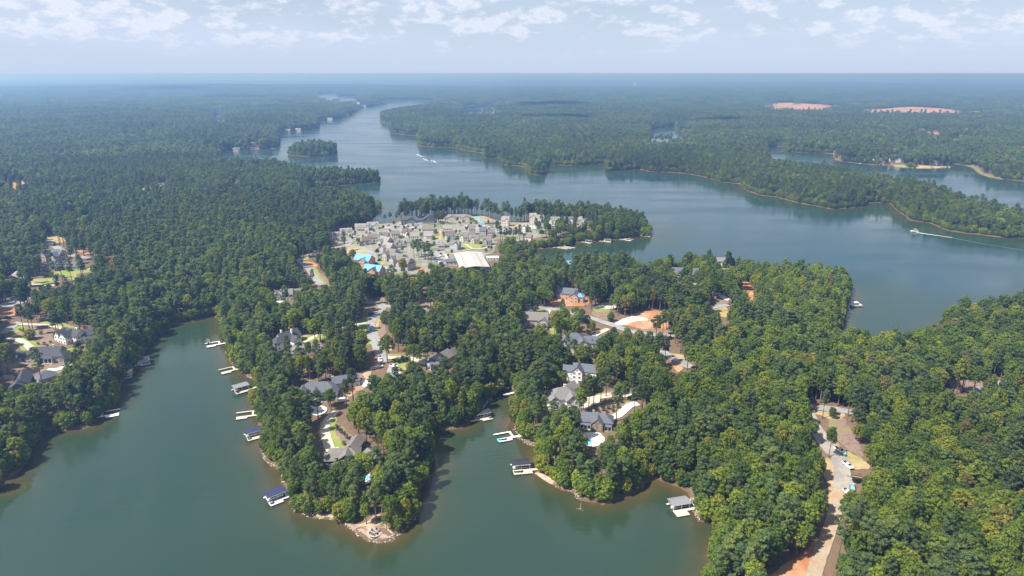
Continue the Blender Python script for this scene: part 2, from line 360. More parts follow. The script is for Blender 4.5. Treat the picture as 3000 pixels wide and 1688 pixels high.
class MB:
    def __init__(s): s.v = []; s.f = []; s.m = []
    def box(s, cx, cy, cz, sx, sy, sz, rz=0, mi=0, taper=1.0):
        n = len(s.v); c, q = math.cos(rz), math.sin(rz)
        for k, z in ((1, -.5), (taper, .5)):
            for a, b in ((-.5, -.5), (.5, -.5), (.5, .5), (-.5, .5)):
                x, y = a * sx * k, b * sy * k; s.v.append((cx + x * c - y * q, cy + x * q + y * c, cz + z * sz))
        for f in ((0, 3, 2, 1), (4, 5, 6, 7), (0, 1, 5, 4), (1, 2, 6, 5), (2, 3, 7, 6), (3, 0, 4, 7)): s.f.append(tuple(n + i for i in f)); s.m.append(mi)
        return s
    def prism(s, poly, x0, x1, mi=0):
        """poly in (y,z), extruded along x"""
        n = len(s.v); k = len(poly)
        for x in (x0, x1):
            for y, z in poly: s.v.append((x, y, z))
        s.f.append(tuple(n + i for i in range(k))[::-1]); s.f.append(tuple(n + k + i for i in range(k))); s.m += [mi, mi]
        for i in range(k):
            j = (i + 1) % k; s.f.append((n + i, n + j, n + k + j, n + k + i)); s.m.append(mi)
        return s
    def loft(s, rings, mi=0, cap=True):
        n = len(s.v); k = len(rings[0])
        for r in rings: s.v += [tuple(p) for p in r]
        for a in range(len(rings) - 1):
            for i in range(k):
                j = (i + 1) % k; s.f.append((n + a * k + i, n + a * k + j, n + (a + 1) * k + j, n + (a + 1) * k + i)); s.m.append(mi)
        if cap:
            s.f.append(tuple(n + i for i in range(k))[::-1]); s.f.append(tuple(n + (len(rings) - 1) * k + i for i in range(k))); s.m += [mi, mi]
        return s
    def tube(s, p0, p1, r0, r1, k=6, mi=0):
        p0, p1 = Vector(p0), Vector(p1); d = (p1 - p0).normalized(); a = d.orthogonal().normalized(); b = d.cross(a)
        s.loft([[p + (a * math.cos(2 * math.pi * i / k) + b * math.sin(2 * math.pi * i / k)) * r for i in range(k)] for p, r in ((p0, r0), (p1, r1))], mi); return s
    def mesh(s, mats, name='mesh', smooth=False): return mesh_from(s.v, s.f, mats, name, smooth, s.m)

# sight mask: where the photo shows ground, roofs or docks, trees in front are thinned out
MW, MHH = 750, 422
MASK_D = np.zeros((MHH, MW)); MASK_P = np.zeros((MHH, MW))
def paint(pts, p=1.0, grow=0.0):
    a = np.array(pts, float)
    if a.shape[1] == 2: a = np.column_stack([a, height(a[:, 0], a[:, 1])])
    px, py = proj(a[:, 0], a[:, 1], a[:, 2]); px /= 4; py /= 4
    if grow:
        cx, cy_ = px.mean(), py.mean(); px = cx + (px - cx) * (1 + grow); py = cy_ + (py - cy_) * (1 + grow)
    x0, x1 = int(max(0, math.floor(px.min()))), int(min(MW - 1, math.ceil(px.max()))); y0, y1 = int(max(0, math.floor(py.min()))), int(min(MHH - 1, math.ceil(py.max())))
    if x1 < x0 or y1 < y0: return
    gx, gy = np.meshgrid(np.arange(x0, x1 + 1) + .5, np.arange(y0, y1 + 1) + .5)
    ins = pip(gx, gy, np.column_stack([px, py])); dist = float(np.hypot(a[:, 0], a[:, 1]).mean())
    sub = MASK_D[y0:y1 + 1, x0:x1 + 1]; sp = MASK_P[y0:y1 + 1, x0:x1 + 1]
    sub[ins] = np.maximum(sub[ins], dist); sp[ins] = np.maximum(sp[ins], p)
for P in PONDS: paint(np.column_stack([P, np.zeros(len(P))]), 1.0)
NO_TREE = []     # ground polygons without trunks
CIRC = []        # (x, y, radius) kept free of trunks

# ------------------------------------------------------------------ ground and water
NA, NR = 860, 560
ang = np.linspace(R(-58), R(58), NA); rad = 55 * np.exp(np.linspace(0, math.log(47000 / 55), NR))
AA, RR = np.meshgrid(ang, rad); GX = (RR * np.sin(AA)).ravel(); GY = (RR * np.cos(AA)).ravel()
GD = shore_dist(GX, GY); GZ = height(GX, GY, GD)
ii = np.arange(NR * NA).reshape(NR, NA)
QUADS = np.stack([ii[:-1, :-1], ii[:-1, 1:], ii[1:, 1:], ii[1:, :-1]], -1).reshape(-1, 4)

def ground_material():
    m, nt, N, L = new_mat('forest_floor')
    out = N.new('ShaderNodeOutputMaterial'); b = N.new('ShaderNodeBsdfPrincipled'); L.new(b.outputs[0], out.inputs[0]); b.inputs['Roughness'].default_value = .95; b.inputs['Specular IOR Level'].default_value = .1
    geo = N.new('ShaderNodeNewGeometry')
    def noise(s, d=5):
        n = N.new('ShaderNodeTexNoise'); n.inputs['Scale'].default_value = s; n.inputs['Detail'].default_value = d; L.new(geo.outputs['Position'], n.inputs['Vector']); return n.outputs['Fac']
    def ramp(v, stops):
        c = N.new('ShaderNodeValToRGB'); L.new(v, c.inputs[0]); e = c.color_ramp.elements
        e[0].position, e[0].color = stops[0][0], (*stops[0][1], 1); e[1].position, e[1].color = stops[-1][0], (*stops[-1][1], 1)
        for p, col in stops[1:-1]: q = e.new(p); q.color = (*col, 1)
        return c.outputs[0]
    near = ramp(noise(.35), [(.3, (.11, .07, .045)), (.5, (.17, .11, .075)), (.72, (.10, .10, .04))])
    far = ramp(noise(.012, 8), [(.32, (.014, .022, .012)), (.5, (.021, .033, .016)), (.66, (.032, .048, .021))])  # distant ground darkened: shade among the unbuilt tree crowns is put into its colour
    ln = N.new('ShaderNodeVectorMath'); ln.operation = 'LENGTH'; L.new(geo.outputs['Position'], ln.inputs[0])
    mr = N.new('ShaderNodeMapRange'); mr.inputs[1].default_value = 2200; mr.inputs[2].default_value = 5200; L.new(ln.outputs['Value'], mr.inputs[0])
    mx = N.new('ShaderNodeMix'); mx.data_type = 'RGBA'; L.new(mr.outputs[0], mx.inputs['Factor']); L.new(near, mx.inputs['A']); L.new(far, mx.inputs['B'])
    at = N.new('ShaderNodeAttribute'); at.attribute_name = 'shore'
    sh = N.new('ShaderNodeMapRange'); sh.inputs[1].default_value = 1.2; sh.inputs[2].default_value = .3; L.new(at.outputs['Fac'], sh.inputs[0])
    m2 = N.new('ShaderNodeMix'); m2.data_type = 'RGBA'; L.new(sh.outputs[0], m2.inputs['Factor']); L.new(mx.outputs['Result'], m2.inputs['A']); m2.inputs['B'].default_value = (.115, .078, .048, 1)
    L.new(m2.outputs['Result'], b.inputs['Base Color']); MATS['forest_floor'] = m
ground_material()
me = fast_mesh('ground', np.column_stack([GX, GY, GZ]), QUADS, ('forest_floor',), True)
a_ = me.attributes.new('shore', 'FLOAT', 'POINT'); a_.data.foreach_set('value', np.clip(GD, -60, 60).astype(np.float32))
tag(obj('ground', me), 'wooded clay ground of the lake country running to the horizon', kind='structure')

def water_material():
    m, nt, N, L = new_mat('lake_water')
    out = N.new('ShaderNodeOutputMaterial'); b = N.new('ShaderNodeBsdfPrincipled'); L.new(b.outputs[0], out.inputs[0])
    b.inputs['Roughness'].default_value = .13; b.inputs['IOR'].default_value = 1.46; b.inputs['Specular IOR Level'].default_value = .5
    at = N.new('ShaderNodeAttribute'); at.attribute_name = 'shore'; geo = N.new('ShaderNodeNewGeometry')
    nz = N.new('ShaderNodeTexNoise'); nz.inputs['Scale'].default_value = .05; nz.inputs['Detail'].default_value = 4; L.new(geo.outputs['Position'], nz.inputs['Vector'])
    md = N.new('ShaderNodeMath'); md.operation = 'MULTIPLY_ADD'; L.new(nz.outputs['Fac'], md.inputs[0]); md.inputs[1].default_value = 16; md.inputs[2].default_value = -8
    ad = N.new('ShaderNodeMath'); ad.operation = 'ADD'; L.new(at.outputs['Fac'], ad.inputs[0]); L.new(md.outputs[0], ad.inputs[1])
    cr = N.new('ShaderNodeValToRGB'); mr = N.new('ShaderNodeMapRange'); mr.inputs[1].default_value = -60; mr.inputs[2].default_value = 2; L.new(ad.outputs[0], mr.inputs[0]); L.new(mr.outputs[0], cr.inputs[0])
    e = cr.color_ramp.elements; e[0].position = .0; e[0].color = (.016, .044, .048, 1); e[1].position = 1.0; e[1].color = (.085, .055, .022, 1)
    for p_, c_ in ((.22, (.018, .042, .031)), (.58, (.019, .041, .025)), (.80, (.024, .042, .022)), (.93, (.050, .046, .018))):
        q = e.new(p_); q.color = (*c_, 1)
    L.new(cr.outputs[0], b.inputs['Base Color'])
    # small wind waves with calmer lanes
    mp = N.new('ShaderNodeMapping'); mp.inputs['Scale'].default_value = (.35, 1.0, 1.0); mp.inputs['Rotation'].default_value = (0, 0, R(8)); L.new(geo.outputs['Position'], mp.inputs['Vector'])
    n1 = N.new('ShaderNodeTexNoise'); n1.inputs['Scale'].default_value = .42; n1.inputs['Detail'].default_value = 5; L.new(mp.outputs[0], n1.inputs['Vector'])
    n3 = N.new('ShaderNodeTexNoise'); n3.inputs['Scale'].default_value = .006; n3.inputs['Detail'].default_value = 4; L.new(geo.outputs['Position'], n3.inputs['Vector'])
    st = N.new('ShaderNodeMapRange'); st.inputs[1].default_value = .35; st.inputs[2].default_value = .65; st.inputs[3].default_value = .05; st.inputs[4].default_value = .20; L.new(n3.outputs['Fac'], st.inputs[0])
    mp2 = N.new('ShaderNodeMapping'); mp2.inputs['Scale'].default_value = (.006, .022, 1.0); mp2.inputs['Rotation'].default_value = (0, 0, R(-12)); L.new(geo.outputs['Position'], mp2.inputs['Vector'])
    n4 = N.new('ShaderNodeTexNoise'); n4.inputs['Scale'].default_value = 1.0; n4.inputs['Detail'].default_value = 6; L.new(mp2.outputs[0], n4.inputs['Vector'])
    rr_ = N.new('ShaderNodeMapRange'); rr_.inputs[1].default_value = .36; rr_.inputs[2].default_value = .64; rr_.inputs[3].default_value = .05; rr_.inputs[4].default_value = .24; L.new(n4.outputs['Fac'], rr_.inputs[0]); L.new(rr_.outputs[0], b.inputs['Roughness'])
    bp = N.new('ShaderNodeBump'); bp.inputs['Distance'].default_value = .5; L.new(st.outputs[0], bp.inputs['Strength']); L.new(n1.outputs['Fac'], bp.inputs['Height']); L.new(bp.outputs[0], b.inputs['Normal'])
    MATS['lake_water'] = m
water_material()
keep = (GD[QUADS] < 3.0).any(1) & (RR.ravel()[QUADS[:, 0]] < 9000)
wq = QUADS[keep]; used, inv = np.unique(wq, return_inverse=True)
me = fast_mesh('lake_water', np.column_stack([GX[used], GY[used], np.zeros(len(used))]), inv.reshape(-1, 4), ('lake_water',), True)
a_ = me.attributes.new('shore', 'FLOAT', 'POINT'); wd_ = np.where(pip(GX[used], GY[used], WATERS[0]), np.maximum(GD[used], -36), GD[used]); a_.data.foreach_set('value', np.clip(wd_, -60, 60).astype(np.float32))
tag(obj('lake_water', me), 'green lake water with coves and long arms between wooded shores', kind='structure')
#__NEXT__
# ------------------------------------------------------------------ roads, drives, lawns, clearings
def spline(pts, step=4.0):
    P = [np.array(p[:2]) for p in pts]; P = [2 * P[0] - P[1]] + P + [2 * P[-1] - P[-2]]; out = []
    for i in range(1, len(P) - 2):
        a, b, c, d = P[i - 1:i + 3]; n = max(2, int(np.linalg.norm(c - b) / step))
        for k in range(n):
            t = k / n; out.append(.5 * ((2 * b) + (c - a) * t + (2 * a - 5 * b + 4 * c - d) * t * t + (3 * b - a - 3 * c + d) * t ** 3))
    out.append(P[-2]); return np.array(out)
def road(name, txt, width, material, label, lift=.30, p=1.0, trees=True):
    c = spline(G(txt)); t = np.gradient(c, axis=0); t /= np.linalg.norm(t, axis=1)[:, None] + 1e-9; nrm = np.column_stack([-t[:, 1], t[:, 0]])
    cols = [-.5, -.25, 0, .25, .5]; rg = np.random.default_rng(len(txt)); jl = 1 + rg.normal(0, .05, len(c)); V = []
    for i in range(len(c)):
        for k in cols: V.append(c[i] + nrm[i] * width * k * (jl[i] if abs(k) == .5 else 1))
    V = np.array(V); z = height(V[:, 0], V[:, 1]) + lift; V = np.column_stack([V, z]); n = len(cols)
    Q = [(i * n + k, i * n + k + 1, (i + 1) * n + k + 1, (i + 1) * n + k) for i in range(len(c) - 1) for k in range(n - 1)]
    o = obj(name, fast_mesh(name, V, np.array(Q)[:, ::-1], (material,), True)); tag(o, label, kind='structure')
    ring = np.vstack([V[0::n], V[n - 1::n][::-1]])
    wide = np.vstack([c + nrm * (width * .5 + 1.6), (c - nrm * (width * .5 + 1.6))[::-1]]); paint(wide, p); NO_TREE.append(np.vstack([c + nrm * (width * .5 + 1.5), (c - nrm * (width * .5 + 1.5))[::-1]]))
    return o
def patch(name, txt, material, label, lift=.14, p=1.0, trees=False, pts=None, rough=.5):
    g = pts if pts is not None else G(txt); P = smooth_poly(np.array([q[:2] for q in g]), 3)
    if material == 'lawn':      # plant the lawn a little past the digitised edge
        t = np.roll(P, -1, axis=0) - np.roll(P, 1, axis=0); t /= np.linalg.norm(t, axis=1)[:, None] + 1e-9; ar = np.sum(P[:, 0] * np.roll(P[:, 1], -1) - np.roll(P[:, 0], -1) * P[:, 1]); P = P + np.column_stack([t[:, 1], -t[:, 0]]) * (1.1 if ar > 0 else -1.1)
    P = P + np.random.default_rng(len(P)).normal(0, rough, P.shape) * min(1, np.ptp(P, axis=0).max() / 30)
    bm = bmesh.new(); vs = [bm.verts.new((x, y, 0)) for x, y in P]
    for tri in tessellate_polygon([[Vector((x, y, 0)) for x, y in P]]):
        try: bm.faces.new([vs[i] for i in tri])
        except ValueError: pass
    for _ in range(6):
        es = [e for e in bm.edges if e.calc_length() > 7]
        if not es: break
        bmesh.ops.subdivide_edges(bm, edges=es, cuts=1); bmesh.ops.triangulate(bm, faces=bm.faces[:])
    bm.normal_update()
    for f in bm.faces:
        if f.normal.z < 0: f.normal_flip()
    co = np.array([v.co[:2] for v in bm.verts]); z = height(co[:, 0], co[:, 1]) + lift
    for v, zz in zip(bm.verts, z): v.co.z = zz
    me = bpy.data.meshes.new(name); bm.to_mesh(me); bm.free(); me.materials.append(MATS[material])
    o = obj(name, me); tag(o, label, kind='structure')
    if p: paint(P, p)
    if not trees: NO_TREE.append(P)
    return o

# right-hand road past the white trucks
road('road', 'I 560,380 700,405 900,440 1100,462 1310,492 1500,530', 6.5, 'asphalt', 'grey asphalt cross road above the mulched verge', .34, .8)
road('road', 'I 640,470 690,600 780,760 870,900 960,1030 1080,1190 J 950,130 985,240 1000,340 995,420 975,500', 6.6, 'dusty_road', 'curving dusty road with white pickups parked along its edge', .32, .95)
road('road', 'J 978,490 962,560 940,660 915,760 880,880 840,1000 800,1120 765,1200 735,1290 705,1380 690,1449 680,1540', 4.8, 'gravel_road', 'pale dirt track running down past the bare clay lot', .30, .95)
patch('parking_pad', 'J 1000,340 1080,362 1170,398 1165,440 1085,470 1000,495 975,430', 'dusty_road', 'dusty widened pull-off beside the curving road', .28)
patch('mulch_strip', 'I 1040,600 1260,590 1340,700 1430,900 1560,1090 1640,1230 1520,1260 1300,1110 1050,840', 'mulch', 'brown mulched clearing beside the curving road', .12)
patch('grass_verge', 'I 900,850 990,860 1300,1150 1640,1340 1680,1448 1400,1448 1290,1300 1200,1200 1080,1080 980,960', 'dry_grass', 'strip of straw grass between road and mulched clearing', .16)
patch('dirt_verge', 'I 720,480 960,490 1250,505 1250,610 1060,640 900,560 720,540', 'dry_grass', 'dry straw-coloured verge below the cross road', .13)
patch('dirt_verge', 'J 780,190 890,175 935,300 930,450 890,600 885,760 820,745 850,560 825,420 790,300', 'tan_clay', 'straw and clay verge left of the curving road', .12)
patch('clay_lot', 'J 180,1460 300,1380 430,1270 520,1225 610,1150 700,1075 785,1100 745,1200 665,1290 640,1449 620,1560 150,1560', 'clay', 'bare red clay lot under tall trunks beside the dirt track', .14)
patch('mulch_strip', 'M 880,760 1100,745 1360,760 1390,830 1240,900 1000,900 890,860', 'mulch', 'brown mulched clearing under tall trees near the frame edge', .12, 1.0)
road('road', 'M 1180,930 1300,885 1420,850 1600,800 1800,745 1960,705', 6.0, 'asphalt', 'short visible stretch of grey road among the yellow-green trees', .3, .5)
# central road and drives
road('road', 'F 660,235 800,255 900,272 928,330 850,420 770,520 757,620 790,740 850,900 920,1080 950,1150', 6.2, 'asphalt', 'grey S-shaped neighbourhood road on the middle ridge', .34)
road('road', 'F 915,290 1010,300 1160,310 1330,300 1500,310 1620,330', 5.5, 'asphalt', 'side road leading behind the tall pines to the turnaround', .30, .5)
patch('mulch_clearing', 'F 1440,150 1560,150 1720,200 1740,250 1660,300 1640,370 1540,330 1500,240', 'mulch', 'brown mulched turnaround clearing behind the tall pines', .13)
patch('mulch_clearing', 'F 710,180 940,170 960,240 830,250 700,240', 'mulch', 'brown mulched bank above the road bend', .13)
patch('dirt_bank', 'F 690,290 860,290 880,340 760,430 620,530 540,540 640,430', 'mulch', 'brown shaded bank inside the road bend', .12, .8)
patch('lawn', 'F 700,470 745,480 700,560 560,560 620,520', 'lawn', 'small lawn beside the driveway mouth', .16)
patch('lawn', 'F 560,580 720,580 715,700 745,760 740,870 690,860 640,740', 'lawn', 'bright lawn strip along the road edge', .16, .8)
patch('dirt_verge', 'F 860,400 960,370 950,520 980,640 970,780 1040,800 1060,960 950,990 900,860 840,700 830,560', 'dry_grass', 'straw-coloured verge right of the road', .12)
patch('mulch_strip', 'F 900,520 965,520 975,770 900,770 870,620', 'mulch', 'brown mulched strip along the straw verge', .17)
road('driveway', 'F 730,545 640,555 540,572 440,592 200,655 0,725 B 1400,790 1300,845 1230,890 1180,925', 3.6, 'concrete', 'long pale concrete drive to the slate-roofed white house', .30, .8)
patch('lawn', 'B 1150,780 1350,790 1500,760 1480,820 1300,880 1230,860 1150,860', 'lawn', 'lawn strip beside the long concrete drive', .15, .8)
road('driveway', 'F 955,1060 1050,1078 1160,1080 1330,1085 1440,1110 1560,1160 1680,1170', 4.2, 'concrete', 'pale concrete drive to the blue-walled house', .31)
road('driveway', 'F 850,815 930,800 1030,790', 3.0, 'sand', 'short sandy drive crossing the straw verge', .31)
road('driveway', 'F 745,790 690,800 640,830', 3.4, 'white_stone', 'short white drive opposite the sandy drive', .31, .6)
patch('lawn', 'F 940,980 1020,1040 1330,1050 1330,1070 1050,1062 960,1040', 'lawn', 'lawn above the drive of the blue-walled house', .15)
patch('lawn', 'F 1120,1100 1340,1110 1440,1080 1720,1100 1700,1140 1560,1140 1440,1100 1250,1180 1260,1260 1180,1200', 'lawn', 'lawn around the blue-walled house', .14)
patch('mulch_clearing', 'F 1070,1010 1400,1010 1720,1040 1720,1090 1420,1070 1060,1040', 'mulch', 'brown planted slope behind the blue-walled house', .12, .7)
patch('parking_pad', 'F 1010,1230 1080,1200 1180,1230 1220,1280 1200,1340 1080,1370 1000,1300', 'asphalt', 'round grey turning pad with parked trucks', .2)
patch('construction_yard', 'F 800,1130 880,1150 900,1250 760,1290 F 560,1400 C 1640,330 1480,400 1440,370 1600,290 1560,200 1270,300 1240,270 1560,170 1700,100 C 1840,40', 'clay', 'red clay building yard beside the slate-roofed new house', .15)
patch('construction_sand', 'C 1640,170 1760,100 1800,180 1740,280 1640,320 1600,240', 'sand', 'pale sand and rubble patch in the building yard', .22)
patch('terrace', 'C 1080,500 1180,470 1310,500 1290,560 1200,590 1110,550', 'white_stone', 'white stone terrace below the slate-roofed new house', .5, .9)
# the point
road('driveway', 'C 1420,540 1345,600 1303,680 1297,760 1320,860 1350,940 1390,990 1450,1010 1530,1005', 4.4, 'concrete', 'curved pale concrete drive down to the taupe-roofed point house', .32)
patch('lawn', 'C 1375,590 1400,640 1370,700 1385,780 1440,850 1520,950 1520,985 1440,990 1390,930 1350,800 1335,720 1345,640', 'lawn', 'bright green lawn along the curved drive on the point', .17)
patch('lawn', 'C 1660,890 1800,975 1930,1080 1925,1130 1850,1060 1745,1025 1700,960', 'lawn', 'lawn strip behind the point house', .17, .8)
patch('lawn', 'C 1285,640 1270,700 1280,780 1310,900 1340,980 1310,980 1290,880 1250,760 1255,680', 'lawn', 'narrow lawn left of the curved drive', .13, .8)
patch('mulch_bed', 'C 1400,640 1450,680 1600,800 1800,930 1960,1060 1920,1090 1760,965 1640,885 1540,890 1450,850 1390,760', 'mulch', 'brown mulched planting bed above the point house', .15, .9)
patch('beach', 'E 1080,1215 1230,1235 1350,1185 1480,1100 1570,1150 1610,1280 1680,1355 1600,1412 1400,1412 1300,1345 1180,1295', 'sand', 'bare sandy tip of the point around the fire pit', .12)
patch('bank', 'E 420,945 520,1015 650,1075 725,1140 940,1150 930,1085 800,1110 680,1055 560,980 450,920', 'sand', 'bare sandy bank beside the navy covered dock', .10, .9)
patch('terrace', 'E 1000,730 1130,690 1260,640 1420,595 1560,580 1550,640 1420,700 1260,765 1100,770', 'white_stone', 'white stone pool terrace in front of the point house', .5, .4)
# left bank
road('road', 'A -60,110 100,80 230,40 L 430,1205', 6.0, 'asphalt', 'grey road entering at the frame edge on the left bank', .3)
road('road', 'A 20,420 100,370 180,310 255,275', 6.0, 'asphalt', 'grey road end joining two curved drives', .30)
patch('yard', 'A 170,330 330,325 550,335 700,410 690,560 860,620 870,900 600,915 100,900 0,1040 0,620 150,640 300,640 500,560 350,470 230,440', 'mulch', 'brown mulched yard between the left-bank houses', .10, .75)
road('driveway', 'A 245,300 400,308 560,312 720,338 850,378 960,420', 3.8, 'concrete', 'curved concrete drive to the white farmhouse', .3)
road('driveway', 'A 80,488 200,492 300,530 380,600 440,680', 4.4, 'concrete', 'curved concrete drive to the stone house', .3)
patch('lawn', 'A 540,275 700,278 850,318 990,380 950,398 860,352 720,318 560,296', 'lawn', 'lawn above the curved drive to the white farmhouse', .16)
patch('lawn', 'A 200,455 330,485 450,555 500,650 455,650 400,570 300,505 215,478', 'lawn', 'lawn along the curved drive to the stone house', .16)
patch('lawn', 'A 270,545 360,600 380,655 290,620', 'lawn', 'small lawn inside the drive of the stone house', .16)
patch('lawn', 'A 870,610 980,640 1000,760 930,760 880,700', 'lawn', 'lawn between the stone house and the white farmhouse', .16, .7)
patch('lawn', 'A 170,350 280,320 280,390 180,400', 'lawn', 'small lawn inside the upper drive', .16, .7)
patch('clay_lot', 'A -40,95 130,95 240,150 235,190 120,215 -40,235', 'clay', 'orange clay lot below the left-bank road', .12)
road('driveway', 'A -40,265 100,235 240,205', 3.4, 'sand', 'sandy drive along the orange clay lot', .26)
patch('yard', 'A 60,930 330,980 520,930 420,1030 200,1010 60,1000', 'sand', 'sandy yard above the dark-roofed cottage', .12, .8)
patch('terrace', 'A 590,870 740,850 830,800 930,800 900,850 700,890 600,910', 'white_stone', 'pale stone terrace below the stone house', .3, .6)
# far left
road('road', 'L -40,1350 100,1290 250,1235 430,1200', 6.5, 'asphalt', 'grey road crossing the far left woods edge', .3)
road('road', 'L 610,300 690,330 780,390 900,470 1000,540 1150,575 1300,600 1480,620', 6.5, 'asphalt', 'grey lane descending past the two far-left houses', .3, .8)
patch('field', 'L 720,270 930,275 985,350 860,375 740,325', 'dry_grass', 'straw field beside the descending lane', .12)
patch('lawn', 'L 590,830 720,800 1150,790 1400,775 1390,810 1140,850 1155,945 1000,885 800,872', 'lawn', 'bright lawn below the dark slate house', .14)
patch('lawn', 'L 470,930 700,915 870,960 850,1005 600,1005 480,970', 'lawn', 'bright lawn near the white-roofed barn', .14)
road('driveway', 'L 470,990 600,1008 740,1015 880,1015', 4, 'concrete', 'pale drive below the far-left lawn', .3)
road('driveway', 'L 1130,740 1250,760 1400,765', 4, 'concrete', 'pale drive beside the dark slate house', .3)
road('clay_track', 'L 1130,450 1300,530 1400,548 1600,572 1900,598 2080,608', 5, 'clay', 'orange clay track through the far-left pines', .25)
patch('field', 'L 170,500 330,470 620,430 720,480 500,510', 'dry_grass', 'straw clearing among the far-left pines', .12, .7)
patch('clay_lot', 'T -20,345 80,310 120,315 190,320 180,350 60,365', 'clay', 'orange clay clearing in the woods at the far left edge', .2, .9)
patch('clearing', 'T 780,365 860,350 960,340 1000,352 960,368 800,378', 'sand', 'pale clearing with a grey roof in the left woods', .2, .9)
# road to the village
road('road', 'Y 560,255 400,300 200,345 230,410 340,500 430,575 500,700 570,790 660,890', 6.2, 'asphalt', 'grey road with a hairpin bend left of the village', .32)
road('footpath', 'Y 190,330 380,297 540,262', 3.0, 'concrete', 'pale footpath above the hairpin bend', .34)
patch('lawn', 'Y 265,385 380,345 395,395 300,415', 'lawn', 'small lawn inside the hairpin bend', .15)
patch('dirt_bank', 'Y 520,515 600,615 840,835 780,895 690,840 570,690 480,570', 'mulch', 'brown mulched strip beside the hairpin road', .13)
patch('grass_verge', 'Y 455,545 520,560 620,720 720,885 660,885 560,740', 'lawn', 'green verge between hairpin road and mulched strip', .17)
patch('clay_lot', 'Y 340,410 560,470 560,525 440,545 360,480', 'clay', 'clay entrance beside the hairpin road', .13)
patch('clay_lot', 'Y 300,190 390,190 380,240 280,240', 'clay', 'small clay scar above the hairpin bend', .13)
# village
patch('village_ground', 'V 190,640 300,560 400,490 660,470 720,400 1080,350 1300,352 1560,300 2130,300 W 400,250 850,235 1000,205 1350,285 1480,330 1650,335 1950,345 2300,325 X 560,570 930,590 860,690 W 2050,640 1900,700 1500,640 1370,760 1340,900 1160,960 1400,1000 1240,1080 660,1160 270,1120 V 1990,1290 1500,1320 1150,1270 1000,1230 800,1080 600,980 480,920 480,800', 'village_paving', 'pale paved and planted ground of the lakeside village', .10)
patch('field', 'V 500,830 620,800 850,850 920,920 920,965 640,965 490,920', 'dry_grass', 'straw-green field beside the village road', .2)
patch('clay_lot', 'V 600,965 920,968 1000,1060 1060,1180 1120,1260 950,1230 930,1040 700,990', 'clay', 'orange clay yard around the tarped buildings', .2)
patch('clay_lot', 'V 1780,1170 1990,1250 1960,1300 1830,1270', 'clay', 'orange clay patch right of the stepped townhouses', .2)
road('road', 'Y 560,255 V -50,860 200,820 480,785 640,792 780,820 900,860 960,925 1000,1010 1060,1120 1120,1190', 6.0, 'asphalt', 'village road curving past the stepped townhouses', .36)
road('road', 'V 500,790 560,660 700,622 880,585 1070,548 1290,522 1500,512 1750,502 2010,505 2300,500 W 700,470 1000,482 1300,495 1500,560', 6.5, 'asphalt', 'main village street between the house rows', .36)
patch('parking_lot', 'V 1180,420 1380,395 1860,380 1820,470 1500,500 1380,515 1210,500', 'asphalt', 'village car park before the dark-roofed lodge', .3)
patch('parking_lot', 'W 250,860 420,880 380,960 440,1110 270,1115 210,960', 'asphalt', 'car park left of the white-roofed pavilion', .3)
patch('parking_lot', 'W 720,390 1000,390 1250,400 1420,440 1400,470 1000,470 760,450', 'asphalt', 'car park below the pool deck', .3)
patch('lawn', 'W 720,760 840,740 1060,750 1080,800 1050,830 930,830 740,830', 'lawn', 'bright village green above the white-roofed pavilion', .3)
patch('lawn', 'W 270,500 370,500 380,670 270,670', 'lawn', 'small formal garden lawn between two white houses', .3)
road('footpath', 'W 700,745 790,750 860,790 930,832 1050,838 1200,815 1370,760', 2.4, 'concrete', 'curving pale footpath across the village green', .42)
road('footpath', 'W 318,470 316,560 318,670', 3.0, 'gravel_road', 'sandy path through the formal garden', .42)
road('footpath', 'W 420,860 520,890 700,880 860,860 930,832', 2.6, 'sand', 'sandy footpath along the pavilion', .42)
road('footpath', 'W 380,960 420,930 440,1010 450,1110', 2.6, 'concrete', 'pale footpath beside the pavilion car park', .42)
patch('lawn', 'V 470,690 590,670 590,720 480,745', 'lawn', 'small lawn below the left row of cottages', .3)
patch('lawn', 'V 1850,420 1960,400 2100,390 2080,430 1840,455', 'lawn', 'lawn beside the dark-roofed lodge', .3)
patch('lawn', 'V 1080,1080 1200,1090 1190,1140 1100,1140', 'lawn', 'tiny lawn before the stepped townhouses', .3)
patch('lawn', 'W 1650,400 1950,350 1940,370 1830,440 1680,470', 'dry_grass', 'straw lawn between the cream houses', .3)
patch('pool_deck', 'W 880,215 1010,205 1160,225 1310,290 1330,330 1200,350 1080,345 960,300', 'sand', 'tan deck around the village swimming pool', .35)
patch('pool_water', 'W 960,235 1030,232 1060,262 1150,300 1180,330 1110,332 1040,300 990,265', 'pool', 'turquoise free-form village swimming pool', .45, rough=.1)
# ridge on the right
road('road', 'H 200,500 400,515 560,535 700,565 870,608 1000,650 1150,700 1300,755 1500,790 1700,800 1860,805', 6.0, 'asphalt', 'grey ridge road past the tarped building site', .33, .6)
road('road', 'H 1640,960 1690,1000 1780,1045 1870,1092 1950,1140', 6.0, 'asphalt', 'short visible stretch of grey road below the clay lot', .33)
patch('dirt_verge', 'H 1730,1060 1860,1110 1850,1170 1800,1180', 'clay', 'clay verge below the short stretch of road', .14)
patch('dirt_verge', 'H 1720,985 1880,1010 1890,1050 1790,1030', 'dry_grass', 'straw verge above the short stretch of road', .14)
patch('clay_lot', 'H 1150,665 1300,605 1400,555 1550,538 1690,560 1770,615 1710,680 1705,735 1500,735 1380,722 1250,692', 'clay', 'large orange clay building lot on the ridge', .16)
patch('gravel_patch', 'H 1140,675 1250,625 1400,603 1505,640 1380,650 1230,695', 'white_stone', 'white gravel laid across the clay building lot', .24)
patch('gravel_bank', 'H 1340,738 1700,745 1850,795 1500,785', 'mulch', 'brown bank below the clay building lot', .2, .9)
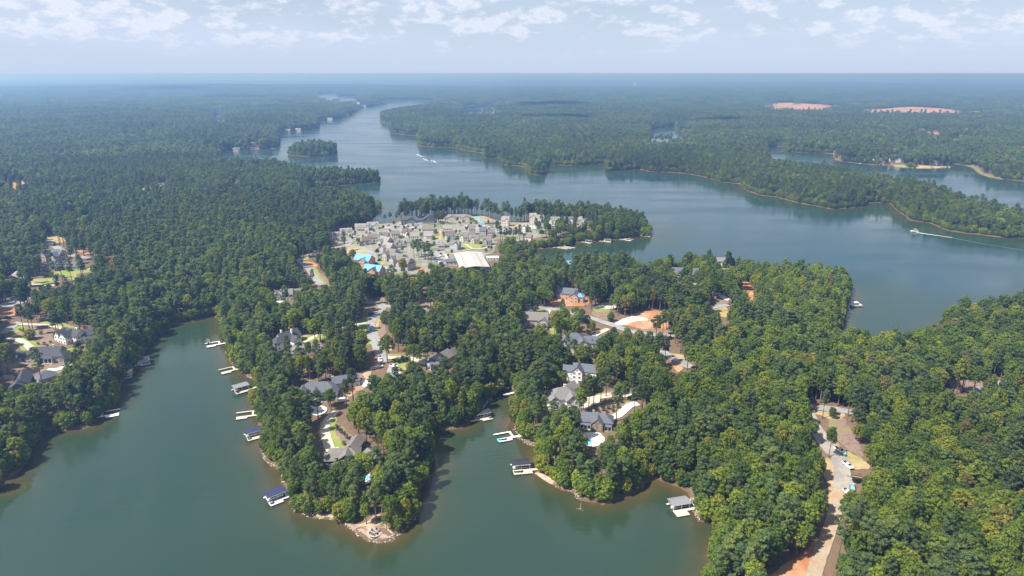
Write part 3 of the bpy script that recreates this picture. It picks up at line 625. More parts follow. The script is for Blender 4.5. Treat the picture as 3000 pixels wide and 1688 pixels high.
patch('clay_lot', 'H 480,425 640,410 850,400 860,480 700,492 480,482', 'clay', 'orange clay ground around the tarped house', .16)
patch('driveway_fan', 'H 945,512 1010,470 1060,455 1160,475 1140,520', 'concrete', 'fan-shaped pale drive beside the ridge road', .3)
patch('lawn', 'H 940,520 1060,520 1080,550 960,550', 'lawn', 'lawn below the fan-shaped drive', .2, .8)
patch('mulch_clearing', 'H 920,545 1080,545 1150,640 1060,640 930,600', 'mulch', 'brown clearing along the ridge road', .15)
road('driveway', 'H 470,520 440,570 415,630 450,668 480,680', 3.6, 'concrete', 'curved concrete drive to the taupe-roofed ridge house', .32)
patch('lawn', 'H 240,520 440,530 420,570 250,560', 'lawn', 'lawn above the taupe-roofed ridge house', .2, .8)
patch('lawn', 'H 480,690 550,700 560,790 500,780', 'lawn', 'lawn right of the taupe-roofed ridge house', .2, .8)
road('driveway', 'H 1080,730 1000,770 900,820 820,855', 3.6, 'concrete', 'straight concrete drive to the grey house with a pool', .32)
road('driveway', 'H 2120,560 2140,520 2220,495 2340,482', 6, 'asphalt', 'grey turning loop on the far ridge', .3)
patch('dirt_verge', 'H 2180,520 2330,505 2330,610 2260,600 2190,560', 'dry_grass', 'straw mound inside the far turning loop', .14)
road('driveway', 'H 2200,360 2260,380 2300,410 2345,432', 5, 'white_stone', 'white drive on the far ridge', .3)
patch('clay_lot', 'H 2450,230 2576,260 2600,420 2540,400 2460,280', 'clay', 'orange clay clearing among trees on the far ridge', .16)
patch('clay_lot', 'H 2200,440 2330,430 2330,470 2220,480', 'mulch', 'brown clearing beside the white far drive', .16)
patch('sand_clearing', 'H 1960,250 2110,265 2110,275 1960,272', 'sand', 'pale strip below the slate house on the far ridge', .16)
patch('dirt_patch', 'H 640,110 700,110 720,200 650,200', 'sand', 'sandy gap in the woods below the blue tarps', .16, .8)
# east homes by the cove
road('driveway', 'G 1240,520 1380,490 1500,455 1650,425 1780,418 1930,425', 5.0, 'concrete', 'pale concrete drive above the planted island bed', .32)
patch('motor_court', 'G 1220,490 1330,460 1500,455 1520,520 1420,560 1290,590', 'concrete', 'wide concrete motor court beside the grey-roofed house', .3)
road('driveway', 'G 1640,715 1720,695 1790,660 1860,590 1930,545 2010,525', 4.4, 'white_stone', 'white curved drive to the slate-blue-roofed house', .32)
patch('mulch_bed', 'G 1480,610 1560,560 1700,500 1880,500 1850,560 1760,620 1640,670 1500,680', 'mulch', 'brown planted bed between the two curved drives', .14)
patch('lawn', 'G 1590,700 1720,660 1830,570 1900,515 1930,535 1840,600 1760,680 1640,705', 'lawn', 'lawn edging the white curved drive', .2)
patch('lawn', 'G 1340,460 1480,425 1640,405 1900,380 1900,410 1640,420 1480,450', 'lawn', 'lawn above the concrete drive', .2, .9)
patch('mulch_clearing', 'G 1380,420 1650,370 1880,335 1880,375 1640,400 1400,440', 'mulch', 'brown clearing above the concrete drive', .13, .7)
patch('mulch_clearing', 'G 2130,300 2350,230 2380,270 2250,350 2150,340', 'sand', 'sandy clearing near the ridge road end', .14, .7)
patch('terrace', 'G 1330,910 1450,890 1570,930 1560,1040 1400,1080 1310,1040 1320,960', 'white_stone', 'white stone terrace and pool deck of the slate-blue house', .4, 1.0)
patch('pool_water', 'G 1345,990 1420,985 1425,1035 1370,1055 1335,1030', 'pool', 'blue swimming pool on the white terrace', .6, rough=.05)
patch('pool_water', 'E 1255,655 1370,625 1385,665 1265,715', 'pool', 'pale blue swimming pool in front of the point house', .65, rough=.05)
patch('pool_water', 'G 870,740 960,700 975,735 890,780', 'pool', 'small blue pool below the grey-roofed house', .6, .8, rough=.05)
patch('pool_water', 'H 545,1000 590,985 650,1000 650,1030 580,1030', 'pool', 'kidney-shaped pool of the ridge house', .5, .8, rough=.05)
patch('bank', 'G 725,1390 870,1440 960,1500 930,1540 800,1480', 'sand', 'bare sandy bank at the black-roofed dock', .10)
patch('bank', 'K 850,1230 940,1250 1060,1300 1120,1400 960,1430 930,1330', 'sand', 'bare bank at the grey-roofed dock', .10)
# far clearings
FAR_P = []; mat('far_clay', (.36, .16, .08), (.42, .25, .15), .02, .95, c3=(.13, .14, .06), scale2=.014)
for t, l in (('Z 450,70 540,68 660,74 760,84 740,97 600,96 480,98', 'wide orange clay clearing in the distant forest'), ('Z 800,98 900,92 1000,84 1100,88 1210,98 1180,110 1020,106 900,108', 'long orange clay clearing at the right of the distant forest'),
             ('Z 1230,100 1310,102 1310,108 1240,108', 'short clay strip beyond the long clearing'), ('Z 298,70 330,70 325,80 298,80', 'small clay spot in the distant forest'),
             ('Z 1160,206 1200,204 1200,214 1160,216', 'clay patch in the thinned hillside'), ('Z 1030,165 1090,170 1130,185 1120,192 1060,176', 'clay streak in the thinned hillside'),
             ('Z 1220,168 1300,168 1300,173 1220,173', 'pale dirt strip at the top of the thinned hillside')):
    g = []
    for px, py, z in parse(t): g.append(ground(px, py))
    patch('far_clearing', '', 'far_clay', l, .8, 1.0, trees=True, pts=g, rough=5); paint(np.array([q[:2] for q in g]), 1.0, .12)
    FAR_P.append(NO_TREE[-1] if False else np.array([q[:2] for q in g]))
patch('marsh_edge', 'P 1900,318 2000,325 2110,345 2190,405 2300,440 2450,465 2576,478 2576,490 2400,472 2250,445 2150,412 2090,362 1990,338', 'marsh', 'pale green marshy shore of the right arm', .15)
patch('lawn', 'P 1290,325 1420,332 1490,348 1460,352 1300,342', 'lawn', 'lawn before the large white house on the right arm', .2)
patch('lawn', 'P 1540,335 1700,345 1840,348 1830,358 1600,356', 'dry_grass', 'straw lawn along the right arm', .2)
#__NEXT__
# ------------------------------------------------------------------ houses
CACHE = {}
def wing_meshes(L, W, Hh, typ, k, wall, roof, oh=.5):
    key = ('wing', L, W, Hh, typ, k, wall, roof)
    if key in CACHE: return CACHE[key]
    w, r = MB(), MB(); t = .26; a = W / 2; rise = k * a; base = -2.5
    if typ == 'g':
        w.prism([(-a, base), (a, base), (a, Hh - .28), (0, Hh + rise - .30), (-a, Hh - .28)], -L / 2, L / 2)
        r.prism([(-a - oh, Hh - k * oh), (-a - oh, Hh - k * oh - t), (0, Hh + rise - t), (a + oh, Hh - k * oh - t), (a + oh, Hh - k * oh), (0, Hh + rise)], -L / 2 - oh, L / 2 + oh)
    elif typ == 'h':
        w.box(0, 0, (Hh - .3 + base) / 2, L, W, Hh - .3 - base); n = len(r.v); x, y, z = L / 2 + oh, a + oh, Hh - k * oh; rl = max(.05, L / 2 - a)
        for zz in (z - t, z):
            r.v += [(-x, -y, zz), (x, -y, zz), (x, y, zz), (-x, y, zz)]
        r.v += [(-rl, 0, Hh + rise), (rl, 0, Hh + rise)]
        r.f += [(3, 2, 1, 0), (0, 1, 5, 4), (1, 2, 6, 5), (2, 3, 7, 6), (3, 0, 4, 7), (4, 5, 9, 8), (5, 6, 9), (6, 7, 8, 9), (7, 4, 8)]; r.m += [0] * 9
    else:   # flat parapet roof
        w.box(0, 0, (Hh - .1 + base) / 2, L, W, Hh - .1 - base); r.box(0, 0, Hh + .05, L + .5, W + .5, .3)
    CACHE[key] = (w.mesh((wall,), 'wall'), r.mesh((roof,), 'roof')); return CACHE[key]
def window(parent, loc, rz, scale, fine):
    if not fine: return obj('window', window_mesh(), parent, loc, rz, scale)
    if 'wfr' not in CACHE:
        b = MB()
        for x in (-.46, .46): b.box(x, -.04, 0, .10, .14, 1.04)
        for z in (-.47, .47): b.box(0, -.045, z, 1.02, .15, .08)
        b.box(0, -.035, 0, .05, .13, .86); CACHE['wfr'] = b.mesh(('trim',), 'window'); CACHE['wpn'] = MB().box(0, 0, 0, .98, .08, .98).mesh(('glass',), 'pane')
    o = obj('window', CACHE['wfr'], parent, loc, rz, scale); obj('pane', CACHE['wpn'], o); return o
def window_mesh():
    if 'win' not in CACHE:
        b = MB(); b.box(0, 0, 0, 1, .10, 1, mi=1)
        for x in (-.46, .46): b.box(x, -.04, 0, .10, .14, 1.04, mi=0)
        for z in (-.47, .47): b.box(0, -.045, z, 1.02, .15, .08, mi=0)
        b.box(0, -.035, 0, .05, .13, .96, mi=0); CACHE['win'] = b.mesh(('trim', 'glass'), 'window')
    return CACHE['win']
def door_mesh(m):
    if ('door', m) not in CACHE:
        b = MB(); b.box(0, 0, .5, 1, .12, 1); b.box(.3, -.09, .45, .06, .06, .08, mi=1); b.box(0, -.03, 1.03, 1.15, .16, .06, mi=1); CACHE[('door', m)] = b.mesh((m, 'trim'), 'door')
    return CACHE[('door', m)]
def chimney_mesh(m):
    if ('chim', m) not in CACHE:
        b = MB(); b.box(0, 0, 0, 1.3, 1.0, 5.4); b.box(0, 0, 2.8, 1.6, 1.3, .25); b.box(-.3, 0, 3.15, .35, .35, .5, mi=1); b.box(.3, 0, 3.15, .35, .35, .5, mi=1); CACHE[('chim', m)] = b.mesh((m, 'wall_brown'), 'chimney')
    return CACHE[('chim', m)]
def dormer_meshes(wall, roof):
    key = ('dorm', wall, roof)
    if key not in CACHE:
        w, r = MB(), MB()
        w.prism([(-.75, -.6), (.75, -.6), (.75, 1.2), (0, 1.75), (-.75, 1.2)], -1.6, 1.3); r.prism([(-1.0, 1.05), (-1.0, .9), (0, 1.7), (1.0, .9), (1.0, 1.05), (0, 1.9)], -1.6, 1.55)
        CACHE[key] = (w.mesh((wall,), 'dormer'), r.mesh((roof,), 'dormer_roof'))
    return CACHE[key]
HOUSES = []
def house(name, label, pos, ang, wings, wall, roof, cat='house', group=None, chim=(), porch=(), dorm=(), garage=(), chim_m='wall_stone', p=.8, windows=True, lift=0.0, door=True, proof=None, clear=1.0, z=None, sc=.84, sz=None):
    """wings: (dx, dy, length, width, angle, wall height, type, pitch) in the house's own frame; -y looks at the camera"""
    if isinstance(pos, str): (px, py, _), = parse(pos); x, y, z0 = ground(px, py)
    else: x, y = pos; z0 = H1(x, y)
    z0 = max(z0, .8) + lift; HOUSES.append((x, y, label.split(',')[0])); rz = R(ang); root = empty(name, (x, y, z0), rz, label, cat, group); root.scale = (sc, sc, sz or sc); ca, sa = math.cos(rz), math.sin(rz); rects = []
    for wd in wings:
        dx, dy, L, W, a, Hh, typ = wd[:7]; k = wd[7] if len(wd) > 7 else .75; wm, rm = wing_meshes(L, W, Hh, typ, k, wd[8] if len(wd) > 8 else wall, wd[9] if len(wd) > 9 else roof)
        obj('wall', wm, root, (dx, dy, 0), R(a)); obj('roof', rm, root, (dx, dy, 0), R(a)); rects.append((dx, dy, L, W, R(a), Hh, typ, k))
    def inside(qx, qy, skip):
        for j, (dx, dy, L, W, a, *_r) in enumerate(rects):
            if j == skip: continue
            ux = (qx - dx) * math.cos(a) + (qy - dy) * math.sin(a); uy = -(qx - dx) * math.sin(a) + (qy - dy) * math.cos(a)
            if abs(ux) < L / 2 + .5 and abs(uy) < W / 2 + .5: return True
        return False
    tc = Vector((-x, -y)).normalized(); nd = 0
    def free_spot(lx, ly, i, nx, ny):
        dx, dy, L, W, a, *_r = rects[i]; qx = dx + lx * math.cos(a) - ly * math.sin(a); qy = dy + lx * math.sin(a) + ly * math.cos(a)
        return (qx, qy), not inside(qx + nx * .7, qy + ny * .7, i)
    if windows:
        for i, (dx, dy, L, W, a, Hh, typ, k) in enumerate(rects):
            for sx, sy, half, run in ((0, -1, W / 2, L), (0, 1, W / 2, L), (-1, 0, L / 2, W), (1, 0, L / 2, W)):
                nx = sx * math.cos(a) - sy * math.sin(a); ny = sx * math.sin(a) + sy * math.cos(a)
                wx, wy = nx * ca - ny * sa, nx * sa + ny * ca
                if wx * tc.x + wy * tc.y < .05: continue
                n = max(1, int(run / 3.1)); fl = max(1, int((Hh + .4) / 2.9))
                for f in range(fl + (1 if typ == 'g' and sx and W > 6 and k > .6 else 0)):
                    for c in range(n if f < fl else 1):
                        s = (c + .5) / n * run - run / 2 if f < fl else 0
                        (qx, qy), ok = free_spot(s if sy else sx * half, s if sx else sy * half, i, nx, ny)
                        if not ok: continue
                        rot = math.atan2(ny, nx) + math.pi / 2
                        if f == 0 and door and nd == 0 and sy == -1 and c == n // 2:
                            obj('door', door_mesh('door_wood'), root, (qx + nx * .04, qy + ny * .04, .05), rot, (1.3, 1, 2.3)); nd = 1; continue
                        ww, hh = (1.5, 1.6) if f < fl else (1.1, 1.2)
                        window(root, (qx + nx * .05, qy + ny * .05, 1.55 + f * 2.9 if f < fl else Hh + k * W * .18), rot, (ww, 1, hh), y < 560)
    for cx, cy_, cz in chim: obj('chimney', chimney_mesh(chim_m), root, (cx, cy_, cz))
    for (dx, dy, L, W, Hh) in porch:
        b = MB(); b.prism([(-W / 2, Hh), (-W / 2, Hh - .2), (W / 2, Hh + W * .25 - .2), (W / 2, Hh + W * .25)], -L / 2, L / 2)
        obj('porch_roof', b.mesh((proof or roof,), 'porch_roof'), root, (dx, dy, 0))
        n = max(2, int(L / 2.6))
        if 'post' not in CACHE: CACHE['post'] = MB().box(0, 0, .5, .28, .28, 1).mesh(('trim',), 'post')
        for i in range(n + 1): obj('porch_post', CACHE['post'], root, (dx - L / 2 + .25 + i * (L - .5) / n, dy - W / 2 + .25, -.6), 0, (1, 1, Hh + .5))
        b = MB().box(0, 0, 0, L, W, .3); obj('porch_floor', b.mesh(('concrete',), 'porch_floor'), root, (dx, dy, .05))
    for (dx, dy, dz, a) in dorm:
        wm, rm = dormer_meshes(wall, roof); o = obj('dormer', wm, root, (dx, dy, dz), R(a)); obj('dormer_roof', rm, o); obj('window', window_mesh(), o, (1.33, 0, .5), R(90), (.9, 1, 1.0))
    for (dx, dy, a) in garage:
        b = CACHE.get('gar')
        if b is None:
            q = MB(); q.box(0, 0, 1.15, 2.8, .1, 2.3)
            for i in range(4): q.box(0, -.06, .3 + i * .56, 2.7, .05, .06, mi=1)
            b = CACHE['gar'] = q.mesh(('trim', 'wall_stone'), 'garage_door')
        obj('garage_door', b, root, (dx, dy, 0), R(a))
    hx = max(abs(r[0]) + r[2] / 2 for r in rects); hy = max(abs(r[1]) + max(r[2], r[3]) / 2 for r in rects); top = max(r[5] + r[7] * r[3] / 2 for r in rects)
    for (dx, dy, L, W, a, Hh, typ, k) in rects:
        dx, dy, L, W, Hh = dx * sc, dy * sc, L * sc, W * sc, Hh * (sz or sc)
        gx, gy = x + dx * ca - dy * sa, y + dx * sa + dy * ca; CIRC.append((gx, gy, (.5 * math.hypot(L, W) * .8 + 3.0) * clear))
        q = []; aa = a + rz
        for ux, uy in ((-L / 2, -W / 2), (L / 2, -W / 2), (L / 2, W / 2), (-L / 2, W / 2)): q.append((gx + ux * math.cos(aa) - uy * math.sin(aa), gy + ux * math.sin(aa) + uy * math.cos(aa)))
        nz = z0 + Hh + k * W / 4
        ring = [(u, v, z0 + (1.0 if i < 2 else nz - z0)) for i, (u, v) in enumerate(q)]
        paint([(u, v, nz) for u, v in q], p, .2); paint([(q[0][0], q[0][1], z0 + .5), (q[1][0], q[1][1], z0 + .5), (q[1][0], q[1][1], nz), (q[0][0], q[0][1], nz)], p * .9)
    return root

# --- lake homes near the camera
house('lake_house', 'taupe-roofed dark-walled house on the tip of the point', 'E 1070,420', 4, [(0, 0, 20, 11, 0, 5.6, 'h', .62), (2.5, -4.5, 9, 8, 90, 6.4, 'g', .7), (5, 11, 15, 9, 78, 5.2, 'g', .7), (-8, -3, 9, 8, 90, 4.6, 'h', .6)], 'wall_slate', 'roof_taupe',
      chim=((-4, .5, 6.2),), porch=((8.5, -7, 7, 4.5, 3.4),), chim_m='wall_white', p=.85, proof='roof_taupe', sc=.71)
house('guest_house', 'small taupe-roofed cottage behind the point house', 'E 1440,440', -48, [(0, 0, 12, 7, 0, 3.6, 'g', .6)], 'wall_slate', 'roof_taupe', dorm=((-1.5, -1.6, 4.0, -90), (2.0, -1.6, 4.0, -90)), p=.85)
house('lake_house', 'cream house with slate-blue roof under construction beside the clay yard', 'C 1225,365', 6, [(0, 2, 24, 12, 0, 4.6, 'h', .72), (-9, -5, 10, 8, 90, 5.0, 'g', .8), (-1, -5.5, 8, 7, 90, 4.4, 'g', .8), (9, -4, 8, 8, 90, 4.6, 'h', .7)], 'wall_cream', 'roof_blue', chim=((-5, 3, 6.5),), porch=((4, -8.5, 6, 3, 3.2),), p=.85)
house('carriage_house', 'cream wing with long slate roof and brown dormers by the clay yard', 'C 1490,270', 22, [(2, 0, 17, 8, 0, 5.2, 'g', .8), (-10, -1, 8, 6, 0, 3.6, 'g', .7)], 'wall_cream', 'roof_slate', dorm=((0, -2.2, 5.6, -90), (4, -2.2, 5.6, -90), (8, -2.2, 5.6, -90)), chim=((-6, 2, 5),), p=.85)
house('lake_house', 'white two-storey house with dark slate roof at the end of the long drive', 'B 1010,900', -38, [(0, 3, 17, 10, 90, 6.4, 'g', .85), (2, -7, 9, 9, 90, 6.0, 'h', .8), (6.5, 4, 9, 7, 0, 5.2, 'g', .8)], 'wall_white', 'roof_dark', chim=((-3.4, 0, 8.2), (2.5, 5, 9)), chim_m='wall_white', p=1.0)
house('guest_wing', 'low grey-roofed wing right of the dark slate house', 'B 1290,985', 12, [(0, 0, 20, 8, 0, 3.4, 'g', .7), (-7, -3, 8, 8, 90, 3.4, 'g', .7), (-12, -5, 6, 6, 0, 3.0, 'h', .7)], 'wall_white', 'roof_grey', dorm=((4, -1.8, 4.0, -90), (7, -1.8, 4.0, -90)), chim=((-3, 1, 4.5),), p=1.0)
house('lake_house', 'white house with grey roof and white terrace in the woods above the cove head', 'B 1000,330', 14, [(0, 0, 16, 10, 0, 6.2, 'g', .75), (-6, -3, 10, 7, 90, 6.2, 'g', .8), (9, 4, 12, 8, 12, 5.2, 'g', .75)], 'wall_white', 'roof_grey', chim=((1, 1, 8),), p=1.0)
house('pool_house', 'flat white pool pavilion below the grey-roofed white house', 'B 900,410', 10, [(0, 0, 13, 7, 0, 3.0, 'f')], 'wall_white', 'white_stone', p=.85, door=False)
house('lake_house', 'blue-walled house with taupe roof and purple porch roof at the drive end', 'F 1830,1180', -30, [(0, 0, 14, 11, 90, 6.4, 'g', .7), (-6.5, -3, 9, 8, 90, 4.6, 'g', .6), (1, 9, 9, 8, 90, 5.6, 'g', .9)], 'wall_blue', 'roof_taupe', porch=((0, -9.5, 10, 5, 5.4),), proof='roof_purple', p=.9)
house('lake_house', 'slate-roofed house half hidden behind the tall central pines', 'F 1330,430', 8, [(0, 0, 15, 9, 0, 4.6, 'g', .7), (4, -4, 8, 7, 90, 4.6, 'g', .7)], 'wall_stone', 'roof_grey', p=.25, clear=.8)
house('farmhouse', 'white farmhouse with many gables and dark roof on the left bank', 'A 930,500', -24, [(0, 0, 20, 9, 0, 6.0, 'g', .85), (-6, -4, 9, 7, 90, 6.2, 'g', .95), (1, -4.5, 9, 7, 90, 6.4, 'g', .95), (9.5, 6, 13, 8, 55, 5.4, 'g', .85)], 'wall_white', 'roof_dark', chim=((5, 1, 8),), chim_m='wall_white', p=.85)
house('lake_house', 'wide stone house with dark roof and deep porch on the left bank', 'A 600,740', 6, [(0, 2, 20, 11, 0, 5.2, 'g', .72), (-7, -3, 8, 7, 90, 4.8, 'g', .8), (10, -1, 10, 8, 90, 4.6, 'h', .7)], 'wall_stone', 'roof_dark', chim=((5, 2, 7.6),), chim_m='wall_cream', porch=((2, -6, 11, 5, 3.6),), p=.9)
house('garage_wing', 'small stone garage with dark roof left of the wide stone house', 'A 300,740', 6, [(0, 0, 13, 8, 0, 3.6, 'g', .75), (9, 1, 7, 6, 0, 3.0, 'g', .7)], 'wall_stone', 'roof_dark', p=.85)
house('cottage', 'grey-purple hip-roofed cottage among the left-bank trees', 'A 590,1010', -34, [(0, 0, 12, 9, 90, 4.0, 'h', .75)], 'wall_stone', 'roof_slate', p=1.0)
house('lake_house', 'dark-roofed house with a deep dark porch at the left edge', 'A 290,1110', 28, [(0, 4, 20, 9, 90, 5.0, 'g', .8), (-1, -7, 8, 10, 90, 4.8, 'g', .8)], 'wall_brown', 'roof_dark', porch=((0, -12.5, 9, 4, 3.8),), p=1.0)
house('lake_house', 'beige gabled house with slate roof beside the far-left lane', 'L 810,620', -6, [(0, 2, 22, 12, 0, 6, 'g', .75), (-6, -4, 9, 9, 90, 6, 'g', .9), (6, -4, 12, 11, 90, 5.6, 'g', .7)], 'wall_beige', 'roof_slate', p=.9)
house('lake_house', 'long dark slate-roofed house above the bright far-left lawn', 'L 930,770', 4, [(-4, 2, 20, 14, 0, 4.8, 'h', .7), (12, 0, 18, 10, 0, 4.2, 'g', .7), (-6, -4, 10, 9, 90, 4.8, 'g', .7)], 'wall_stone', 'roof_slate', p=.9)
house('barn', 'barn with a gleaming white metal roof at the far left', 'L 265,960', 20, [(0, 0, 20, 15, 90, 5.0, 'g', .55)], 'wall_beige', 'roof_white', p=.85)
for i, (q, l, a) in enumerate((('T 410,545', 'white house seen through the far-left pines, left of a pair', 5), ('T 500,530', 'white house seen through the far-left pines, beside the white shed', -8), ('T 560,560', 'low white shed in the far-left pines', 3), ('T 245,580', 'low pale house nearest the far-left lane', 8))):
    house('woodland_house', l, q, a, [(0, 0, 17, 10, 0, 4.5, 'g', .6), (4, -4, 8, 7, 90, 4.5, 'g', .7)], 'wall_white', 'roof_grey', p=.7)
# --- east homes
house('lake_house', 'grey hip-roofed white house with a chimney beside the wide motor court', 'G 1060,520', 12, [(0, 0, 18, 13, 0, 6.4, 'h', .75), (-7, -3, 9, 7, 90, 6.0, 'g', .75), (4, -5, 9, 8, 90, 6.2, 'g', .8), (6, 10, 14, 8, 38, 5.0, 'g', .8)], 'wall_white', 'roof_grey', chim=((2, 2, 9),), chim_m='wall_white', p=.85)
house('lake_house', 'slate-blue-roofed house with a timber front gable above the white terrace', 'G 1480,790', -10, [(0, 0, 25, 12, 0, 5.6, 'h', .72), (1.5, -5, 10, 8, 90, 6.2, 'g', .9), (-7, 3, 9, 10, 90, 5.2, 'h', .7)], 'wall_wood', 'roof_blue', chim=((-2, 1, 8.4),), porch=((8, -7, 8, 3.5, 3.6), (-7, -7, 8, 3.5, 3.6)), p=.8, sc=.67)
house('lake_house', 'tall narrow white gabled house in the woods above the cove', 'G 1250,240', -14, [(0, 0, 8, 7, 90, 8.4, 'g', 1.0), (4.5, 5, 16, 9, 0, 7.4, 'g', .8), (-6, 3, 8, 7, 0, 7.0, 'g', .8)], 'wall_white', 'roof_slate', p=.8)
house('lake_house', 'grey-roofed house with a small pool on the wooded ridge slope', 'H 720,920', 10, [(0, 0, 17, 13, 0, 6.6, 'h', .8), (-4, -6, 9, 8, 90, 6.6, 'g', .9), (4, -6, 9, 8, 90, 6.2, 'g', .8)], 'wall_white', 'roof_slate', p=.8)
house('garage_wing', 'low slate garage with a dormer right of the ridge house pool', 'H 930,900', -4, [(0, 0, 16, 9, 0, 3.8, 'g', .85)], 'wall_stone', 'roof_slate', dorm=((-2, -2.4, 4.6, -90), (2, -2.4, 4.6, -90)), p=.8)
house('lake_house', 'taupe-grey house with stacked white decks at its left on the ridge', 'H 320,680', -18, [(0, 0, 20, 13, 12, 6.2, 'g', .7), (-7, 5, 9, 8, 90, 6.0, 'g', .9), (8, -3, 10, 8, 90, 5.6, 'g', .7)], 'wall_stone', 'roof_taupe', porch=((-8.5, -9, 6, 5, 3.0), (-8.5, -9, 6, 5, 6.4)), p=.8)
house('house_shell', 'unfinished house with bright blue tarps on orange clay', 'H 690,420', -16, [(-4, 4, 18, 11, 0, 5.8, 'g', .7), (4, -3, 12, 8, 90, 6.0, 'g', .8), (9, -4, 7, 7, 90, 6.0, 'h', .6, 'osb', 'tarp_blue'), (-10, 9, 8, 7, 0, 5, 'h', .6, 'osb', 'tarp_blue')], 'osb', 'roof_slate', p=.9)
house('house_shell', 'low roof under blue tarp deep in the northern woods', 'H 590,95', 4, [(0, 0, 20, 10, 0, 5, 'g', .55)], 'osb', 'tarp_blue', p=.6)
house('lake_house', 'slate-roofed house with a cream gable on the far ridge', 'H 1880,200', -8, [(0, 2, 26, 13, 0, 5.4, 'g', .85), (0, -5, 9, 9, 90, 5.4, 'g', .95), (14, -3, 8, 8, 90, 4.6, 'g', .8)], 'wall_cream', 'roof_slate', p=.9)
house('house_shell', 'cream unfinished house in the pines of the far ridge', 'H 2300,200', 10, [(0, 0, 18, 12, 0, 6, 'g', .8), (-4, -5, 8, 8, 90, 6, 'g', .9)], 'wall_cream', 'roof_tan', p=.6)
house('lake_house', 'dim white house behind the far ridge pines', 'H 2280,70', 0, [(0, 0, 20, 10, 0, 6, 'g', .6)], 'wall_white', 'roof_grey', p=.4)

# --- village
def cot(q, a, wall, roof, l, L=14, W=10, Hh=6.0, extra=(), g='houses of the lakeside village', **kw):
    return house('village_house', l, q, a, [(0, 0, L, W, 0, Hh, 'g', .72)] + list(extra), wall, roof, group=g, p=.95, sc=.62, sz=.84, **kw)
def XG(dx=3.5, W=6, Hh=6.0, L=12, dy=-1.5): return (dx, dy, L, W, 90, Hh, 'g', .85)
PT = lambda L=10, Hh=2.9: ((0, -7.2, L, 4, Hh),)
for q, l in (('V 270,640', 'left block of the leftmost row of tan-roofed cottages'), ('V 480,565', 'right block of the leftmost row of tan-roofed cottages')):
    cot(q, 14, 'wall_white', 'roof_tan', l, 20, 10, 5.2, [XG(-6), XG(6)], dorm=((-2, -3, 5.6, -90), (2, -3, 5.6, -90)))
cot('V 780,480', 8, 'wall_white', 'roof_tan', 'long white cottage block with dormers along the upper left street', 24, 11, 5.2, [XG(9)], dorm=((-6, -3.2, 5.6, -90), (-2, -3.2, 5.6, -90), (2, -3.2, 5.6, -90)), porch=((-3, -7, 14, 3, 2.9),))
cot('V 985,450', 10, 'wall_white', 'roof_tan', 'white cottage block ending the upper left street', 20, 11, 5.4, [XG(6), XG(-6, L=10)])
house('lodge', 'large lodge with dark purple-grey roof, left hall of two', 'V 1700,330', 2, [(0, 3, 30, 16, 0, 4.6, 'h', .6), (1, -4, 12, 16, 90, 4.6, 'g', .55)], 'wall_slate', 'roof_dark', group='lodge halls of the village', p=.95, sc=.76)
house('lodge', 'large lodge with dark purple-grey roof, right gabled hall of two', 'V 2040,325', 4, [(0, 0, 20, 18, 90, 5.2, 'g', .62), (-14, 2, 14, 8, 0, 3.4, 'g', .5)], 'wall_slate', 'roof_dark', group='lodge halls of the village', p=.95, sc=.76)
cot('V 870,745', 10, 'wall_stone', 'roof_brown', 'stone house with dark brown hip roof behind the curved village road', 13, 11, 6, [(-4, -3, 9, 7, 90, 6, 'h', .7)])
cot('V 980,690', 14, 'wall_white', 'roof_taupe', 'white house right of the brown hip-roofed house', 15, 11, 6)
cot('V 1215,665', -18, 'wall_aqua', 'roof_brown', 'pale aqua house with a dark plum roof', 14, 10, 6.4, [XG(-4, L=11)])
cot('V 1410,625', 12, 'wall_cream', 'roof_taupe', 'cream house right of the pale aqua house', 14, 10, 6)
cot('V 1620,600', -14, 'wall_white', 'roof_brown', 'white house with brown roof below the village car park', 14, 10, 6.2, [XG(3)])
cot('V 1770,670', 8, 'wall_white', 'roof_tan', 'pale house above the blue-gabled cottage', 14, 11, 6.2)
cot('V 2035,650', 0, 'wall_white', 'roof_tan', 'white columned house left of the formal garden', 15, 11, 6.4, porch=((0, -7, 12, 4, 5.6),))
cot('V 2030,530', 2, 'wall_beige', 'roof_taupe', 'taupe-roofed house behind the white columned house', 20, 12, 5.6)
cot('V 1460,800', 6, 'wall_aqua', 'roof_taupe', 'pale blue cottage with front gable beside the stepped townhouses', 14, 10, 5.2, [XG(2, 7)], porch=PT(9))
cot('V 1720,770', -6, 'wall_blue', 'roof_taupe', 'blue-gabled cottage in the second village row', 14, 10, 5.2, [XG(3)])
cot('V 1985,770', 3, 'wall_blue', 'roof_tan', 'low tan-roofed cottage with a porch in the second row', 16, 11, 4.4, porch=PT(13))
for i, (q, w) in enumerate((('V 1235,800', 'topmost'), ('V 1285,920', 'second'), ('V 1345,1040', 'middle'), ('V 1475,1135', 'fourth'), ('V 1610,1215', 'lowest'))):
    house('townhouse', f'{w} of the five stepped grey townhouses with taupe roofs', q, -34, [(0, 0, 15, 12, 0, 7.6, 'g', .8), (-2, -3, 16, 7, 90, 7.8, 'g', .85), (4.5, 3, 10, 7, 90, 7.6, 'g', .8)], 'wall_stone', 'roof_tan' if i < 2 else 'roof_taupe', group='stepped townhouses', p=.95, sc=.76, sz=.88, clear=.8, dorm=((4, -3, 8, -90),))
house('house_shell', 'unfinished building with blue-sheeted roof, upper of two', 'V 830,1130', -24, [(0, 0, 20, 13, 0, 7, 'g', .8, 'osb', 'tarp_blue'), (3, -4, 12, 8, 90, 7, 'g', .85, 'osb', 'tarp_blue')], 'osb', 'tarp_blue', group='tarped buildings', p=.95, sc=.8)
